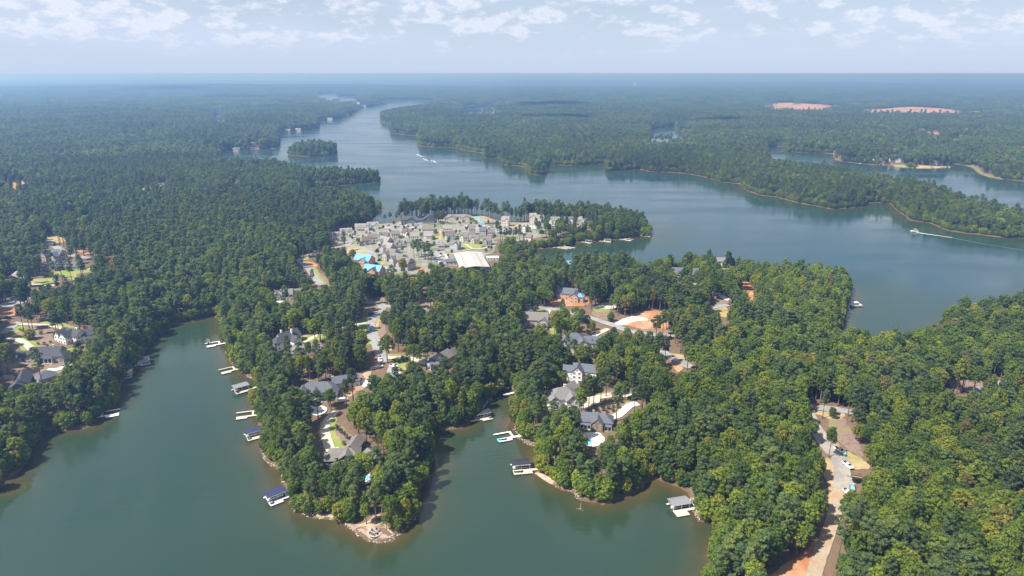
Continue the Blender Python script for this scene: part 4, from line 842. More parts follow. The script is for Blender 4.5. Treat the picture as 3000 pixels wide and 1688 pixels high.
house('house_shell', 'unfinished building with blue-sheeted roof, lower of two', 'V 1010,1330', -22, [(0, 0, 20, 12, 0, 7, 'g', .8, 'osb', 'tarp_blue'), (3, -4, 12, 9, 90, 7, 'g', .85, 'osb', 'roof_purple')], 'osb', 'tarp_blue', group='tarped buildings', p=.95, sc=.8)
cot('W 510,650', -3, 'wall_white', 'roof_brown', 'white two-storey house with full porch right of the formal garden', 16, 11, 6.8, porch=((0, -7.2, 13, 4.5, 5.9),), proof='roof_blue')
cot('W 460,520', 4, 'wall_white', 'roof_tan', 'white house behind the full-porch house', 16, 11, 6)
for q, w, l in (('W 780,685', 'wall_white', 'white gabled house with dark blue porch roof, leftmost of three above the green'), ('W 985,725', 'wall_cream', 'cream gabled house with dark blue porch roof, middle of three above the green'), ('W 1215,750', 'wall_stone', 'grey gabled house with dark blue porch roof, rightmost of three above the green')):
    cot(q, -4, w, 'roof_taupe', l, 13, 12, 6.6, [XG(-4, 6, 6.6, 13)], porch=((2.4, -7.6, 7.5, 3.6, 5.8),), proof='roof_blue')
cot('W 920,560', 6, 'wall_stone', 'roof_taupe', 'grey tall house behind the three above the green, left one', 11, 11, 8)
cot('W 1130,590', -4, 'wall_stone', 'roof_slate', 'slate-roofed tall house behind the three above the green', 11, 11, 7.6)
cot('W 1275,590', 8, 'wall_cream', 'roof_taupe', 'taupe-roofed house right of the slate-roofed tall house', 13, 10, 5.6)
cot('W 1470,630', 2, 'wall_cream', 'roof_tan', 'low tan-roofed house at the edge of the village woods', 15, 10, 4.6)
cot('W 335,790', 3, 'wall_blue', 'roof_tan', 'grey cottage with two dormers above the pavilion car park', 16, 11, 4.8, dorm=((-3, -3.2, 5.4, -90), (3, -3.2, 5.4, -90)), porch=PT(13))
cot('W 610,830', -20, 'wall_blue', 'roof_taupe', 'stone house with a tall front gable above the pavilion corner', 15, 11, 6.4, [XG(3, 8, 6.4, 14)])
house('clubhouse', 'low spreading clubhouse with pale grey roofs by the pool', 'W 640,275', 0, [(0, 6, 40, 12, 0, 4.2, 'h', .4), (-8, -4, 14, 14, 90, 4.2, 'g', .42), (13, -3, 12, 12, 90, 4.0, 'g', .42)], 'wall_beige', 'roof_grey', p=.95, sc=.8)
house('pool_house', 'long low pool house right of the village pool', 'W 1310,365', 8, [(0, 0, 24, 7, 0, 3.2, 'g', .4)], 'wall_stone', 'roof_grey', p=.95)
cot('W 1555,400', -10, 'wall_cream', 'roof_tan', 'tall cream house with tan roof right of the pool house', 14, 13, 9, [XG(3, 7, 9, 14)])
cot('W 1520,530', -6, 'wall_white', 'roof_tan', 'white sharp-gabled house below the tall cream house', 13, 10, 6.4, [XG(2, 7, 6.6, 13)])
cot('W 1745,545', 4, 'wall_stone', 'roof_tan', 'grey-gabled house right of the white sharp-gabled house', 12, 10, 5.6, [XG(0, 6)])
cot('W 1885,500', -24, 'wall_white', 'roof_tan', 'white house with a wide tan roof before the straw lawn', 15, 11, 6.4, [XG(4, 7, 6.4, 13)])
cot('W 2100,440', -26, 'wall_white', 'roof_tan', 'white house on the slope right of the straw lawn', 14, 11, 6.4, [XG(4, 7)])
cot('W 2070,330', 0, 'wall_cream', 'roof_tan', 'cream lakefront house, left of the tall pair', 13, 12, 9, [XG(0, 7, 9, 13)])
cot('W 2200,345', 2, 'wall_white', 'roof_tan', 'white lakefront house, right of the tall pair', 13, 11, 8, [XG(0, 7, 8, 13)])
cot('X 410,560', -4, 'wall_white', 'roof_grey', 'white lakefront house with a long grey roof', 20, 12, 6.4, [XG(-8, 7, 6.6, 13)])
cot('X 680,560', -3, 'wall_white', 'roof_slate', 'white lakefront house with twin front gables', 22, 12, 6.4, [XG(-5, 7, 6.4, 13), XG(4, 7, 6.4, 13)])
cot('X 860,560', 5, 'wall_cream', 'roof_tan', 'cream lakefront house with a tan roof', 14, 12, 6.4, [XG(2, 7)], chim=((5, 0, 8),), chim_m='wall_white')
cot('X 1030,590', 8, 'wall_cream', 'roof_slate', 'lakefront house half hidden at the edge of the point woods', 15, 12, 6.4, [XG(3, 7)])
cot('W 1975,680', -20, 'wall_cream', 'roof_taupe', 'taupe-roofed house inside the village woods', 14, 10, 5.6)
# the big white-roofed pavilion
def pavilion():
    c = [at_z(*fr('W', *p), 9.0) for p in ((560, 920), (1100, 885), (1255, 1190), (700, 1180))]; c = [np.array(p) for p in c]
    ctr = sum(c) / 4; ux = ((c[1] - c[0]) + (c[2] - c[3])) / 2; uy = ((c[0] - c[3]) + (c[1] - c[2])) / 2; Lx, Ly = np.linalg.norm(ux), np.linalg.norm(uy); a = math.atan2(uy[1], uy[0])
    z = H1(*ctr); root = empty('pavilion', (ctr[0], ctr[1], z), a, 'large open pavilion with a pale ribbed metal roof below the village green', 'pavilion')
    Hh = 9 - z; k = .10; L, W = Ly, Lx; b = MB(); a2 = W / 2
    b.prism([(-a2, Hh), (-a2, Hh - .3), (0, Hh + k * a2 - .3), (a2, Hh - .3), (a2, Hh), (0, Hh + k * a2)], -L / 2, L / 2); roof = obj('roof', b.mesh(('roof_white',), 'roof'), root)
    sk = MB().box(0, 0, 0, .5, W * .16, .08).mesh(('wall_stone',), 'skylight')
    for s in (-1, 1):
        for i in range(14): obj('skylight', sk, roof, (-L / 2 + (i + 1) * L / 15.5, s * W * .24, Hh + k * a2 * .52 + .06))
    obj('ridge_cap', MB().box(0, 0, Hh + k * a2 + .05, L, .8, .16).mesh(('trim',)), roof)
    post = MB().box(0, 0, Hh / 2 - .5, .5, .5, Hh + .6).mesh(('steel',), 'post'); obj('floor', MB().box(0, 0, .15, L - 2, W - 2, .5).mesh(('concrete',), 'floor'), root)
    for s in (-1, 1):
        for i in range(7): obj('post', post, root, (-L / 2 + .8 + i * (L - 1.6) / 6, s * (a2 - .6), 0))
    q = [(-L / 2, -a2), (L / 2, -a2), (L / 2, a2), (-L / 2, a2)]; q = [(ctr[0] + u * math.cos(a) - v * math.sin(a), ctr[1] + u * math.sin(a) + v * math.cos(a), 9.0) for u, v in q]
    paint(q, 1.0, .15); CIRC.append((ctr[0], ctr[1], max(L, W) * .66))
pavilion()
house('shed', 'small grey shed at the lower left corner of the white pavilion', 'W 530,1115', 6, [(0, 0, 12, 8, 0, 4.0, 'g', .5)], 'wall_stone', 'roof_blue', p=.95)
house('service_yard', 'small white walled service building right of the white pavilion', 'W 1310,1030', 4, [(0, 0, 13, 8, 0, 2.6, 'f')], 'wall_white', 'wall_white', cat='building', p=.9)
# --- far shore houses
for i, (q, a, w, r, l, s) in enumerate((('P 1185,305', 0, 'wall_white', 'roof_grey', 'white house left of the large house on the right arm', 1.3), ('P 1355,310', -4, 'wall_white', 'roof_blue', 'large white house with a blue-grey roof on the right arm', 1.7), ('P 812,222', 10, 'wall_white', 'roof_tan', 'white boathouse at the narrows of the right arm', 1.0), ('P 1890,298', 5, 'wall_cream', 'roof_grey', 'pale house at the marshy corner of the right arm', 1.2),
        ('P 1730,325', 5, 'wall_white', 'roof_grey', 'small white house in the trees of the right arm', 1.0), ('TL 1070,745', 4, 'wall_beige', 'roof_taupe', 'taupe house in the trees left of the sandy left shore', 1.6), ('TL 1190,750', 0, 'wall_beige', 'roof_taupe', 'small house near the start of the sandy left shore', 1.2), ('TL 1280,735', -5, 'wall_beige', 'roof_purple', 'large taupe house on the sandy left shore point', 1.7), ('TL 990,668', 4, 'wall_white', 'roof_tan', 'pale house alone in the left woods', 1.6),
        ('TL 1310,664', 4, 'wall_white', 'roof_taupe', 'tan-roofed house behind the middle left shore', 1.5), ('TL 1445,665', 0, 'wall_cream', 'roof_tan', 'cream house on the lawn of the middle left shore', 1.6), ('TL 1500,660', 6, 'wall_white', 'roof_tan', 'white house right of the lawn on the middle left shore', 1.4), ('TL 1800,524', 0, 'wall_white', 'roof_tan', 'white house at the upper left shore bend', 2.2), ('TL 1830,536', 6, 'wall_cream', 'roof_brown', 'brown-roofed house at the upper left shore bend', 2.0),
        ('TL 1660,603', 6, 'wall_white', 'roof_tan', 'white waterfront house on the upper left shore', 1.6), ('TL 1740,580', 0, 'wall_cream', 'roof_brown', 'cream waterfront house on the upper left shore', 1.6), ('TL 1270,598', 0, 'wall_white', 'roof_grey', 'pale house deep in the left woods', 1.8), ('TL 800,948', 4, 'wall_beige', 'roof_slate', 'grey-roofed house in the pale clearing', 1.5), ('TL 1185,925', 3, 'wall_beige', 'roof_purple', 'purple-roofed house in the woods of the middle peninsula', 1.2), ('TL 600,797', 0, 'wall_white', 'roof_taupe', 'taupe-roofed house in the deep left woods', 1.8),
        ('TL 2060,503', 0, 'wall_cream', 'roof_brown', 'brown-roofed house at the far head of the lake', 2.4))):
    house('shore_house', l, q, a, [(0, 0, 14 * s, 9 * s ** .5, 0, 5 * s ** .5, 'g', .7), (3 * s, -3, 10, 6 * s, 90, 5 * s ** .5, 'g', .8)], w, r, p=.9, group='houses along the distant shores')
#__NEXT__
# ------------------------------------------------------------------ docks and boats
def boxm(key, mats, *boxes):
    if key not in CACHE:
        b = MB()
        for q in boxes: b.box(*q)
        CACHE[key] = b.mesh(mats, key[0] if isinstance(key, tuple) else key)
    return CACHE[key]
def hull_mesh(L, W, Hh, mats, key):
    if key in CACHE: return CACHE[key]
    b = MB(); rings = []
    for t in (0, .15, .4, .65, .85, .97, 1.0):
        w = W / 2 * (1 if t < .5 else math.sqrt(max(.003, 1 - ((t - .5) / .5) ** 2.2))); x = -L / 2 + L * t; sh = Hh * (1 + .25 * t * t)
        rings.append([(x, -w, sh), (x, -w * .8, .15), (x, 0, -.18 + .3 * t ** 4), (x, w * .8, .15), (x, w, sh), (x, w * .82, sh - .05), (x, w * .7, sh - .28), (x, -w * .7, sh - .28), (x, -w * .82, sh - .05)])
    b.loft(rings); CACHE[key] = b.mesh(mats, 'hull', False); return CACHE[key]
def speed_boat(x, y, rz, label, paint_m='paint_white', group=None, z=.1, s=1.0):
    root = empty('speed_boat', (x, y, z), rz, label, 'boat', group); root.scale = (s,) * 3
    obj('hull', hull_mesh(6.6, 2.4, .85, (paint_m,), ('hull', paint_m)), root); obj('floor', boxm('bfloor', ('deck_tan',), (-.8, 0, .62, 4.2, 1.6, .08)), root)
    for dx, dy in ((-.3, .55), (-.3, -.55)): obj('seat', boxm('bseat', ('cushion',), (0, 0, .85, .6, .6, .4), (-.25, 0, 1.15, .12, .6, .5)), root, (dx, dy, 0))
    obj('bench', boxm('bbench', ('cushion',), (-2.2, 0, .85, .6, 1.6, .4)), root); obj('windscreen', boxm('bscreen', ('glass',), (.6, 0, 1.15, .12, 1.9, .55)), root); obj('engine', boxm('bengine', ('paint_black',), (-3.45, 0, .7, .5, .5, 1.0)), root)
    return root
def pontoon_boat(x, y, rz, label, cover='canopy_tan', group=None, s=1.0):
    root = empty('pontoon_boat', (x, y, .05), rz, label, 'boat', group); root.scale = (s,) * 3
    for sy in (-.85, .85):
        if 'pont' not in CACHE:
            b = MB(); b.tube((-3.4, 0, .2), (3.0, 0, .2), .33, .33, 8); b.tube((3.0, 0, .2), (3.6, 0, .35), .33, .05, 8); CACHE['pont'] = b.mesh(('steel',), 'pontoon', True)
        obj('pontoon', CACHE['pont'], root, (0, sy, 0))
    obj('deck', boxm('pdeck', ('deck_tan',), (0, 0, .6, 6.8, 2.5, .14)), root)
    obj('rail', boxm('prail', ('paint_white',), (0, 1.2, 1.0, 6.4, .06, .65), (0, -1.2, 1.0, 6.4, .06, .65), (-3.2, 0, 1.0, .06, 2.4, .65), (3.2, .7, 1.0, .06, 1.0, .65), (3.2, -.7, 1.0, .06, 1.0, .65)), root)
    for dx, dy in ((-2.4, .7), (-2.4, -.7), (2.2, .75)): obj('seat', boxm('pseat', ('paint_white',), (0, 0, .9, 1.4, .6, .45)), root, (dx, dy, 0))
    cv = obj('canopy', boxm(('pcan', cover), (cover,), (-.6, 0, 2.75, 3.2, 2.4, .1)), root)
    for dx in (-2.0, .8):
        for dy in (-1.1, 1.1): obj('canopy_pole', boxm('ppole', ('steel',), (0, 0, 1.7, .06, .06, 2.1)), root, (dx, dy, 0))
    return root
def jet_ski(x, y, rz, label, pm, group=None, z=.1):
    root = empty('jet_ski', (x, y, z), rz, label, 'jet ski', group); root.scale = (1.15,) * 3
    obj('hull', hull_mesh(3.2, 1.15, .5, (pm,), ('ski', pm)), root); obj('seat', boxm('skiseat', ('cushion',), (-.4, 0, .72, 1.4, .42, .35)), root); obj('handlebar', boxm('skibar', ('paint_black',), (.45, 0, 1.0, .1, .9, .1), (.5, 0, .8, .3, .35, .4)), root)
    return root
def dock(lake, shore, label, roofm=None, side=1, platform=True, slip=True, deck='deck_white', boat=None, skis=0, Lr=8.0, plat=(5.4, 3.0), furniture=0, mat_aqua=False, group='floating docks'):
    """lake end and shore end of the gangway; side=+1: boat slip on the far side"""
    (p, ), (q, ) = parse(lake), parse(shore); a = np.array(at_z(p[0], p[1], .5)); b = np.array(at_z(q[0], q[1], .5)); d = b - a; Lt = np.linalg.norm(d); rz = math.atan2(d[1], d[0]); c, s_ = math.cos(rz), math.sin(rz)
    # side: choose the sign of local y that points away from the camera
    far = 1 if (-s_ * a[0] + c * a[1]) > 0 else -1; f = far * side
    root = empty('boat_dock', (a[0], a[1], 0), rz, label, 'dock', group); W = lambda u, v: (a[0] + u * c - v * s_, a[1] + u * s_ + v * c)
    def deckpart(nm, u0, u1, v0, v1, z=.5, m=deck, parent=root):
        bb = MB(); bb.box(0, 0, 0, u1 - u0, abs(v1 - v0), .16); bb.box(0, 0, -.26, (u1 - u0) * .94, abs(v1 - v0) * .8, .34, mi=1)
        return obj(nm, bb.mesh((m, 'rubber'), nm), parent, ((u0 + u1) / 2, (v0 + v1) / 2, z))
    g0 = plat[0] - .3 if platform else 0
    deckpart('gangway', g0, Lt + 1.5, -.75, .75)
    if platform: deckpart('platform', 0, plat[0], -f * plat[1] + f * .75, f * .75, .505)
    if slip:
        deckpart('finger', -.3, Lr + .6, f * 4.9, f * 5.9); deckpart('cross_walk', Lr - .5, Lr + .6, f * .76, f * 4.89)
        if roofm is None and not platform: deckpart('walkway', 0, g0, -.75, .75)
    if roofm:
        k = .18; wv = 5.2; v0 = f * 3.0; bb = MB(); bb.prism([(-wv / 2, 3.1), (-wv / 2, 2.95), (0, 3.1 + k * wv / 2 - .15), (wv / 2, 2.95), (wv / 2, 3.1), (0, 3.1 + k * wv / 2)], -.3, Lr + .2)
        rf = obj('roof', bb.mesh((roofm,), 'roof'), root, (0, v0, 0)); obj('fascia', MB().box(Lr / 2, -wv / 2 - .03, 2.9, Lr + .3, .06, .22).box(Lr / 2, wv / 2 + .03, 2.9, Lr + .3, .06, .22).mesh(('trim',)), rf)
        for u in (.5, Lr / 2, Lr - .4):
            for v in (.9, 5.1): obj('post', boxm('dpost', ('trim',), (0, 0, 1.75, .16, .16, 2.7)), root, (u, f * v, 0))
    for i in range(furniture): obj('deck_chair', boxm('dchair', ('canopy_black',), (0, 0, .35, 1.7, .65, .12), (-.6, 0, .55, .5, .65, .4)), root, (1.1 + i * 1.3, -f * (plat[1] - .75) * .45, .62), .4 * i)
    if mat_aqua: obj('swim_mat', boxm('smat', ('aqua_mat',), (0, 0, 0, 2.2, 2.8, .14)), root, (.9, -f * (plat[1] / 2 - .75), .68))
    if boat == 'speed': speed_boat(*W(Lr * .45, f * 2.9), rz + math.pi, f'white speedboat at the {label}', group='boats in dock slips')
    if boat == 'pontoon': pontoon_boat(*W(Lr * .45, f * 2.9), rz + math.pi, f'pontoon boat at the {label}', group='boats in dock slips')
    for i in range(skis): jet_ski(*W(Lr + 1.6 + i * 1.7, f * 2.6), rz + f * 1.45, f'{("white", "blue")[i % 2]} jet ski at the {label}', ('paint_white', 'paint_blue')[i % 2], 'jet skis at docks')
    pr = [W(-.5, -f * (plat[1] - .4)), W(Lt, -f * 1.0), W(Lt, f * 1.0), W(Lr + 1, f * 6), W(-.5, f * 6)]; paint([(x, y, 1.0) for x, y in pr], 1.0); paint([(x, y, 3.0) for x, y in pr], .9)
    return root
dock('S 605,1015', 'S 657,1006', 'white U-shaped dock at the head of the long cove', boat=None, deck='deck_white')
speed_boat(*at_z(*fr('B', 40, 870), 0), R(118), 'small grey speedboat moored off the U-shaped dock at the cove head', 'paint_silver')
dock('S 648,1093', 'S 707,1079', 'tan U-shaped dock below the stone seawall', deck='deck_tan')
dock('S 690,1152', 'S 762,1131', 'grey-roofed dock on the west bank of the point', 'canopy_grey', boat='speed', deck='deck_tan', furniture=1, plat=(6.6, 2.8))
dock('S 692,1224', 'S 745,1217', 'open pale dock between two covered docks on the west bank', deck='deck_tan')
dock('S 724,1287', 'S 768,1275', 'navy-roofed dock against the trees of the west bank', 'canopy_navy', boat='pontoon', deck='deck_tan', furniture=1)
dock('S 788,1476', 'S 859,1449', 'navy-roofed white dock beside the tip of the point', 'canopy_navy', boat='pontoon', skis=2, furniture=1)
dock('S 440,1062', 'S 386,1073', 'black-roofed white dock farthest up the left bank', 'canopy_black', boat='pontoon', furniture=3)
dock('S 386,1103', 'S 344,1108', 'tan-roofed dock in the middle of the left bank', 'canopy_tan', boat='speed', deck='deck_tan', furniture=2)
dock('S 349,1211', 'S 288,1222', 'white open dock lowest on the left bank', plat=(6, 3.4))
dock('S 1440,1222', 'S 1386,1233', 'black-roofed dock inside the narrow cove', 'canopy_black', boat='speed', deck='deck_tan', furniture=1)
dock('S 1458,1289', 'S 1523,1277', 'white dock with an aqua swim mat at the narrow cove', furniture=3, mat_aqua=True, plat=(7.0, 3.2))
dock('S 1503,1381', 'S 1571,1375', 'black-roofed tan dock on the east shore', 'canopy_black', boat='speed', skis=0, deck='deck_tan', furniture=3, plat=(8.5, 3.6))
dock('S 1973,1500', 'S 2036,1489', 'grey-roofed dock with two jet skis below the wooded nose', 'canopy_grey', boat='speed', skis=2, deck='deck_tan', plat=(5.6, 4.2))
dock('S 1475,1158', 'S 1507,1150', 'small white L-shaped dock at the back of the narrow cove', platform=False, slip=False)
G2 = 'floating docks of the village'
dock('X 1110,918', 'X 890,885', 'black-roofed dock nearest the village comb pier', 'canopy_black', boat='speed', group=G2, Lr=7.5, deck='deck_tan')
dock('X 1480,895', 'X 1270,880', 'dark-roofed dock second from the comb pier', 'canopy_black', boat='pontoon', group=G2, Lr=7.5, deck='deck_tan')
dock('X 1865,870', 'X 1660,845', 'open tan dock third from the comb pier', deck='deck_tan', group=G2, plat=(6, 3))
dock('X 2220,792', 'X 2000,765', 'dark-roofed white dock at the very tip of the village point', 'canopy_black', boat='speed', group=G2, Lr=7.5, deck='deck_tan')
def comb_pier():
    a = np.array(at_z(*fr('X', 390, 1003), .5)); b = np.array(at_z(*fr('X', 640, 968), .5)); d = b - a; L = np.linalg.norm(d); rz = math.atan2(d[1], d[0])
    root = empty('comb_pier', (a[0], a[1], 0), rz, 'long pale pier with three finger berths below the village woods', 'pier'); obj('walkway', MB().box(L / 2, 0, .5, L, 1.8, .3).mesh(('deck_tan',), 'walkway'), root)
    for i in range(3): obj('finger', MB().box(0, 0, .505, 1.6, 12, .28).mesh(('deck_tan',), 'finger'), root, (L * (.42 + .28 * i), -6.9, 0), R(28))
    paint([(a[0], a[1], 1), (b[0], b[1], 1), (b[0] + 12, b[1] - 14, 1), (a[0] + 6, a[1] - 8, 1)], 1.0)
comb_pier()
for i, (q, r, l) in enumerate((('P 1020,322', 'P 1060,312', 'small dock at the left of the right-arm houses'), ('P 1240,336', 'P 1265,326', 'small dock before the large white house of the right arm'), ('P 1515,362', 'P 1540,352', 'small dock on the straw lawn shore'), ('P 1865,362', 'P 1880,345', 'small dock at the marshy corner'), ('TL 1375,748', 'TL 1350,742', 'small dock at the sandy left shore point'), ('TL 1880,918', 'TL 1850,912', 'small dock at the tip of the middle peninsula'))):
    dock(q, r, l, 'canopy_grey' if i % 2 else None, plat=(6, 3), group='docks on distant shores', Lr=7.5, deck='deck_tan')
pontoon_boat(*at_z(*fr('BR', 1730, 93), 0), R(4), 'white pontoon boat off the trees of the right cove', 'paint_white', s=1.25)
CIRC_B = fr('BR', 1730, 93); paint([(*at_z(CIRC_B[0] + u, CIRC_B[1] + v, 1), 1) for u, v in ((-28, -14), (22, -14), (22, 10), (-28, 10))], 1.0)
# boats under way, with their wakes
def wake(name, txt, w0, w1, label, m='foam', z=.06):
    P = [at_z(px, py, 0) for px, py, _ in parse(txt)]; c = spline([(x, y, 0) for x, y in P], 12); t = np.gradient(c, axis=0); t /= np.linalg.norm(t, axis=1)[:, None]; n = np.column_stack([-t[:, 1], t[:, 0]]); rg = np.random.default_rng(len(txt))
    k = np.linspace(0, 1, len(c)); w = (w0 + (w1 - w0) * k) * rg.uniform(.7, 1.3, len(c)); V = np.vstack([np.column_stack([c - n * w[:, None] / 2, np.full(len(c), z)]), np.column_stack([c, np.full(len(c), z + .12)]), np.column_stack([c + n * w[:, None] / 2, np.full(len(c), z)])])
    N_ = len(c); Q = [(i, i + 1, N_ + i + 1, N_ + i) for i in range(N_ - 1)] + [(N_ + i, N_ + i + 1, 2 * N_ + i + 1, 2 * N_ + i) for i in range(N_ - 1)]
    o = obj(name, fast_mesh(name, V, np.array(Q)[:, ::-1], (m,), True)); tag(o, label, 'wake', kind='stuff')
mat('wake_water', (.07, .11, .11), (.11, .15, .155), .3, .3)
pontoon_boat(*at_z(*fr('P', 1540, 965), 0), math.pi - R(4), 'white pontoon boat speeding along the right shore', 'canopy_tan', s=1.15)
wake('wake', 'P 1562,970 1640,982 1720,993 1800,1004 1900,1020', 1.8, .5, 'white foam wake of the pontoon boat')
wake('wake', 'P 1900,1020 2000,1040 2150,1070 2350,1102 2576,1140', 2.2, .9, 'long faint trail behind the pontoon boat', 'wake_water')
for i, (q, l) in enumerate((('TL 2110,783', 'leftmost of three speedboats crossing the open lake'), ('TL 2137,803', 'middle of three speedboats crossing the open lake'), ('TL 2178,811', 'rightmost of three speedboats crossing the open lake'))):
    x, y = at_z(*fr(*[q.split()[0]], *map(float, q.split()[1].split(','))), 0); speed_boat(x, y, R(152), l, 'paint_white', 'speedboats on the open lake', s=1.25)
wake('wake', 'TL 2095,776 2110,783 2128,790', 2.2, 1.2, 'foam behind the leftmost speedboat'); wake('wake', 'TL 2127,798 2140,804 2152,809', 2.2, 1.2, 'foam behind the middle speedboat'); wake('wake', 'TL 2170,806 2182,812 2196,819', 2.2, 1.2, 'foam behind the rightmost speedboat')
wake('wake', 'TL 2200,822 2300,850 2420,880 2560,905 TR 200,948 500,975', 1.4, .5, 'upper line of the long crossing wake', 'wake_water')
wake('wake', 'TL 2190,822 2290,862 2420,896 2560,920 TR 100,955 400,985 800,1010', 1.4, .5, 'lower line of the long crossing wake', 'wake_water')
wake('wake', 'TL 1870,712 1930,722 2010,748 2090,774', 1, 2, 'faint wake line toward the island', 'wake_water')
wake('wake', 'TL 2000,905 2040,880 2060,850 2062,830', .5, .8, 'faint old wake curve on the open lake', 'wake_water')

# ------------------------------------------------------------------ vehicles
def wheel_mesh():
    if 'wheel' not in CACHE:
        b = MB(); b.tube((0, -.13, 0), (0, .13, 0), .37, .37, 10); b.tube((0, -.15, 0), (0, .15, 0), .2, .2, 8, mi=1); CACHE['wheel'] = b.mesh(('rubber', 'steel'), 'wheel')
    return CACHE['wheel']
def body_mesh(kind, pm):
    key = ('body', kind, pm)
    if key in CACHE: return CACHE[key]
    b = MB()
    def prof(pts, w, wt=None):
        n = len(pts); wt = wt or w; zs = [p[1] for p in pts]; lo, hi = min(zs), max(zs)
        b.loft([[(x, s * (w + (wt - w) * ((z - lo) / (hi - lo + 1e-6))) / 2, z) for x, z in pts] for s in (-1, 1)])
    if kind == 'pickup':
        prof([(-2.9, .45), (2.8, .42), (2.9, .75), (2.75, 1.05), (1.35, 1.18), (1.3, 1.2), (-.55, 1.2), (-.6, 1.12), (-2.9, 1.12)], 1.95, 1.85)
        prof([(-.65, 1.15), (1.45, 1.15), (.75, 1.86), (-.5, 1.88)], 1.75, 1.45)
        b.box(-1.75, 0, 1.14, 2.1, 1.5, .06, mi=1)
    elif kind == 'van':
        prof([(-2.7, .45), (2.6, .42), (2.65, .95), (1.9, 1.2), (1.3, 1.9), (-2.65, 2.0)], 1.95, 1.75)
    else:
        prof([(-2.25, .42), (2.25, .40), (2.35, .7), (2.15, .92), (1.0, 1.02), (-1.9, 1.05), (-2.3, .95)], 1.85, 1.75)
        top = 1.72 if kind == 'suv' else 1.45
        prof([(-2.1 if kind == 'suv' else -1.6, 1.0), (1.1, 1.0), (.35, top), (-1.8 if kind == 'suv' else -1.0, top)], 1.65, 1.35)
    CACHE[key] = b.mesh((pm, 'rubber'), 'body'); return CACHE[key]
def vehicle(kind, q, head, pm, label, cat=None, group=None, rack=False, pos=None, z=None):
    if pos is None:
        (px, py, _), = parse(q); x, y, z = ground(px, py); paint([(*at_z(px + u, py + v, z + 1), z + 1) for u, v in ((-14, -10), (14, -10), (14, 10), (-14, 10))], .95)
    else: x, y = pos; z = H1(x, y)
    nm = {'pickup': 'pickup_truck', 'van': 'van', 'suv': 'sport_utility_car', 'sedan': 'parked_car'}[kind]
    root = empty(nm, (x, y, z + .34), R(head), label, cat or {'pickup': 'pickup truck', 'van': 'van', 'suv': 'car', 'sedan': 'car'}[kind], group)
    obj('body', body_mesh(kind, pm), root); xs = {'pickup': (1.75, -1.75), 'van': (1.7, -1.6), 'suv': (1.4, -1.4), 'sedan': (1.4, -1.35)}[kind]
    for wx in xs:
        for wy in (-.82, .82): obj('wheel', wheel_mesh(), root, (wx, wy, .37))
    fx = {'pickup': (1.12, 1.5, .72, .30), 'van': (1.62, 1.55, .55, .3), 'suv': (.75, 1.36, .65, .3), 'sedan': (.75, 1.22, .42, .3)}[kind]
    if 'wscreen' not in CACHE: CACHE['wscreen'] = mesh_from([(-.36, -.7, .33), (-.36, .7, .33), (.38, .78, -.33), (.38, -.78, -.33)], [(0, 3, 2, 1)], ('glass',), 'windscreen')
    obj('windscreen', CACHE['wscreen'], root, (fx[0] + .03, 0, fx[1] + .04), 0, (1, 1, fx[2] / .72))
    for s in (-1, 1):
        obj('side_window', boxm('swin', ('glass',), (0, 0, 0, 1.5, .04, .36)), root, (fx[0] - 1.25, s * .80, fx[1] + .02), 0, (1.2 if kind in ('suv', 'van') else 1, 1, 1)); obj('headlight', boxm('hlight', ('lamp_clear',), (0, 0, 0, .1, .36, .18)), root, ({'pickup': 2.86, 'van': 2.62}.get(kind, 2.28), s * .62, .82))
    if rack: obj('ladder_rack', boxm('rack', ('steel',), (-1.2, .75, 2.05, 3.6, .06, .06), (-1.2, -.75, 2.05, 3.6, .06, .06), (-2.7, 0, 2.05, .06, 1.5, .06), (.4, 0, 2.05, .06, 1.5, .06), (-2.7, .75, 1.6, .06, .06, .9), (-2.7, -.75, 1.6, .06, .06, .9), (-1.0, .3, 2.12, 3.2, .35, .06)), root)
    return root
def trailer(q, head, label, m='rubber'):
    (px, py, _), = parse(q); x, y, z = ground(px, py); root = empty('utility_trailer', (x, y, z + .34), R(head), label, 'trailer')
    obj('frame', boxm('trframe', ('canopy_black',), (0, .9, .8, 4.2, .12, .4), (0, -.9, .8, 4.2, .12, .4), (-2.05, 0, .8, .12, 1.8, .4), (2.05, 0, .8, .12, 1.8, .4), (2.9, 0, .55, 1.8, .12, .12)), root); obj('floor', boxm('trfloor', ('wall_wood',), (0, 0, .6, 4.0, 1.7, .1)), root)
    for s in (-1, 1): obj('wheel', wheel_mesh(), root, (-.2, s * 1.08, .37))
vehicle('pickup', 'J 970,92', -68, 'paint_white', 'white pickup with a ladder rack, uppermost on the curving road', group='trucks on the curving road', rack=True)
vehicle('pickup', 'J 1056,255', -80, 'paint_white', 'white pickup in the middle of the curving road', group='trucks on the curving road', rack=True)
vehicle('pickup', 'J 1052,562', -92, 'paint_white', 'white pickup lowest on the curving road beside the dirt', group='trucks on the curving road')
vehicle('suv', 'J 1168,425', 5, 'paint_black', 'black car under the trees at the pull-off')
vehicle('sedan', 'J 1105,498', 70, 'paint_teal', 'pale teal car half under the trees by the lowest pickup')
trailer('J 1155,388', 160, 'dark utility trailer at the pull-off')
def bin_(): 
    (px, py, _), = parse('J 1020,138'); x, y, z = ground(px, py); root = empty('green_bin', (x, y, z + .2), R(-60), 'small dark green bin in front of the uppermost pickup', 'bin')
    obj('box', MB().box(0, 0, .6, 1.5, 1.1, 1.2, taper=1.08).mesh(('bin_green',)), root); obj('lid', MB().box(0, 0, 1.25, 1.65, 1.25, .1).mesh(('paint_teal',)), root)
bin_()
vehicle('sedan', 'F 722,668', -95, 'paint_white', 'white car on the left edge of the S-shaped road')
vehicle('pickup', 'F 897,1122', -72, 'paint_white', 'white pickup at the lower end of the S-shaped road', rack=False)
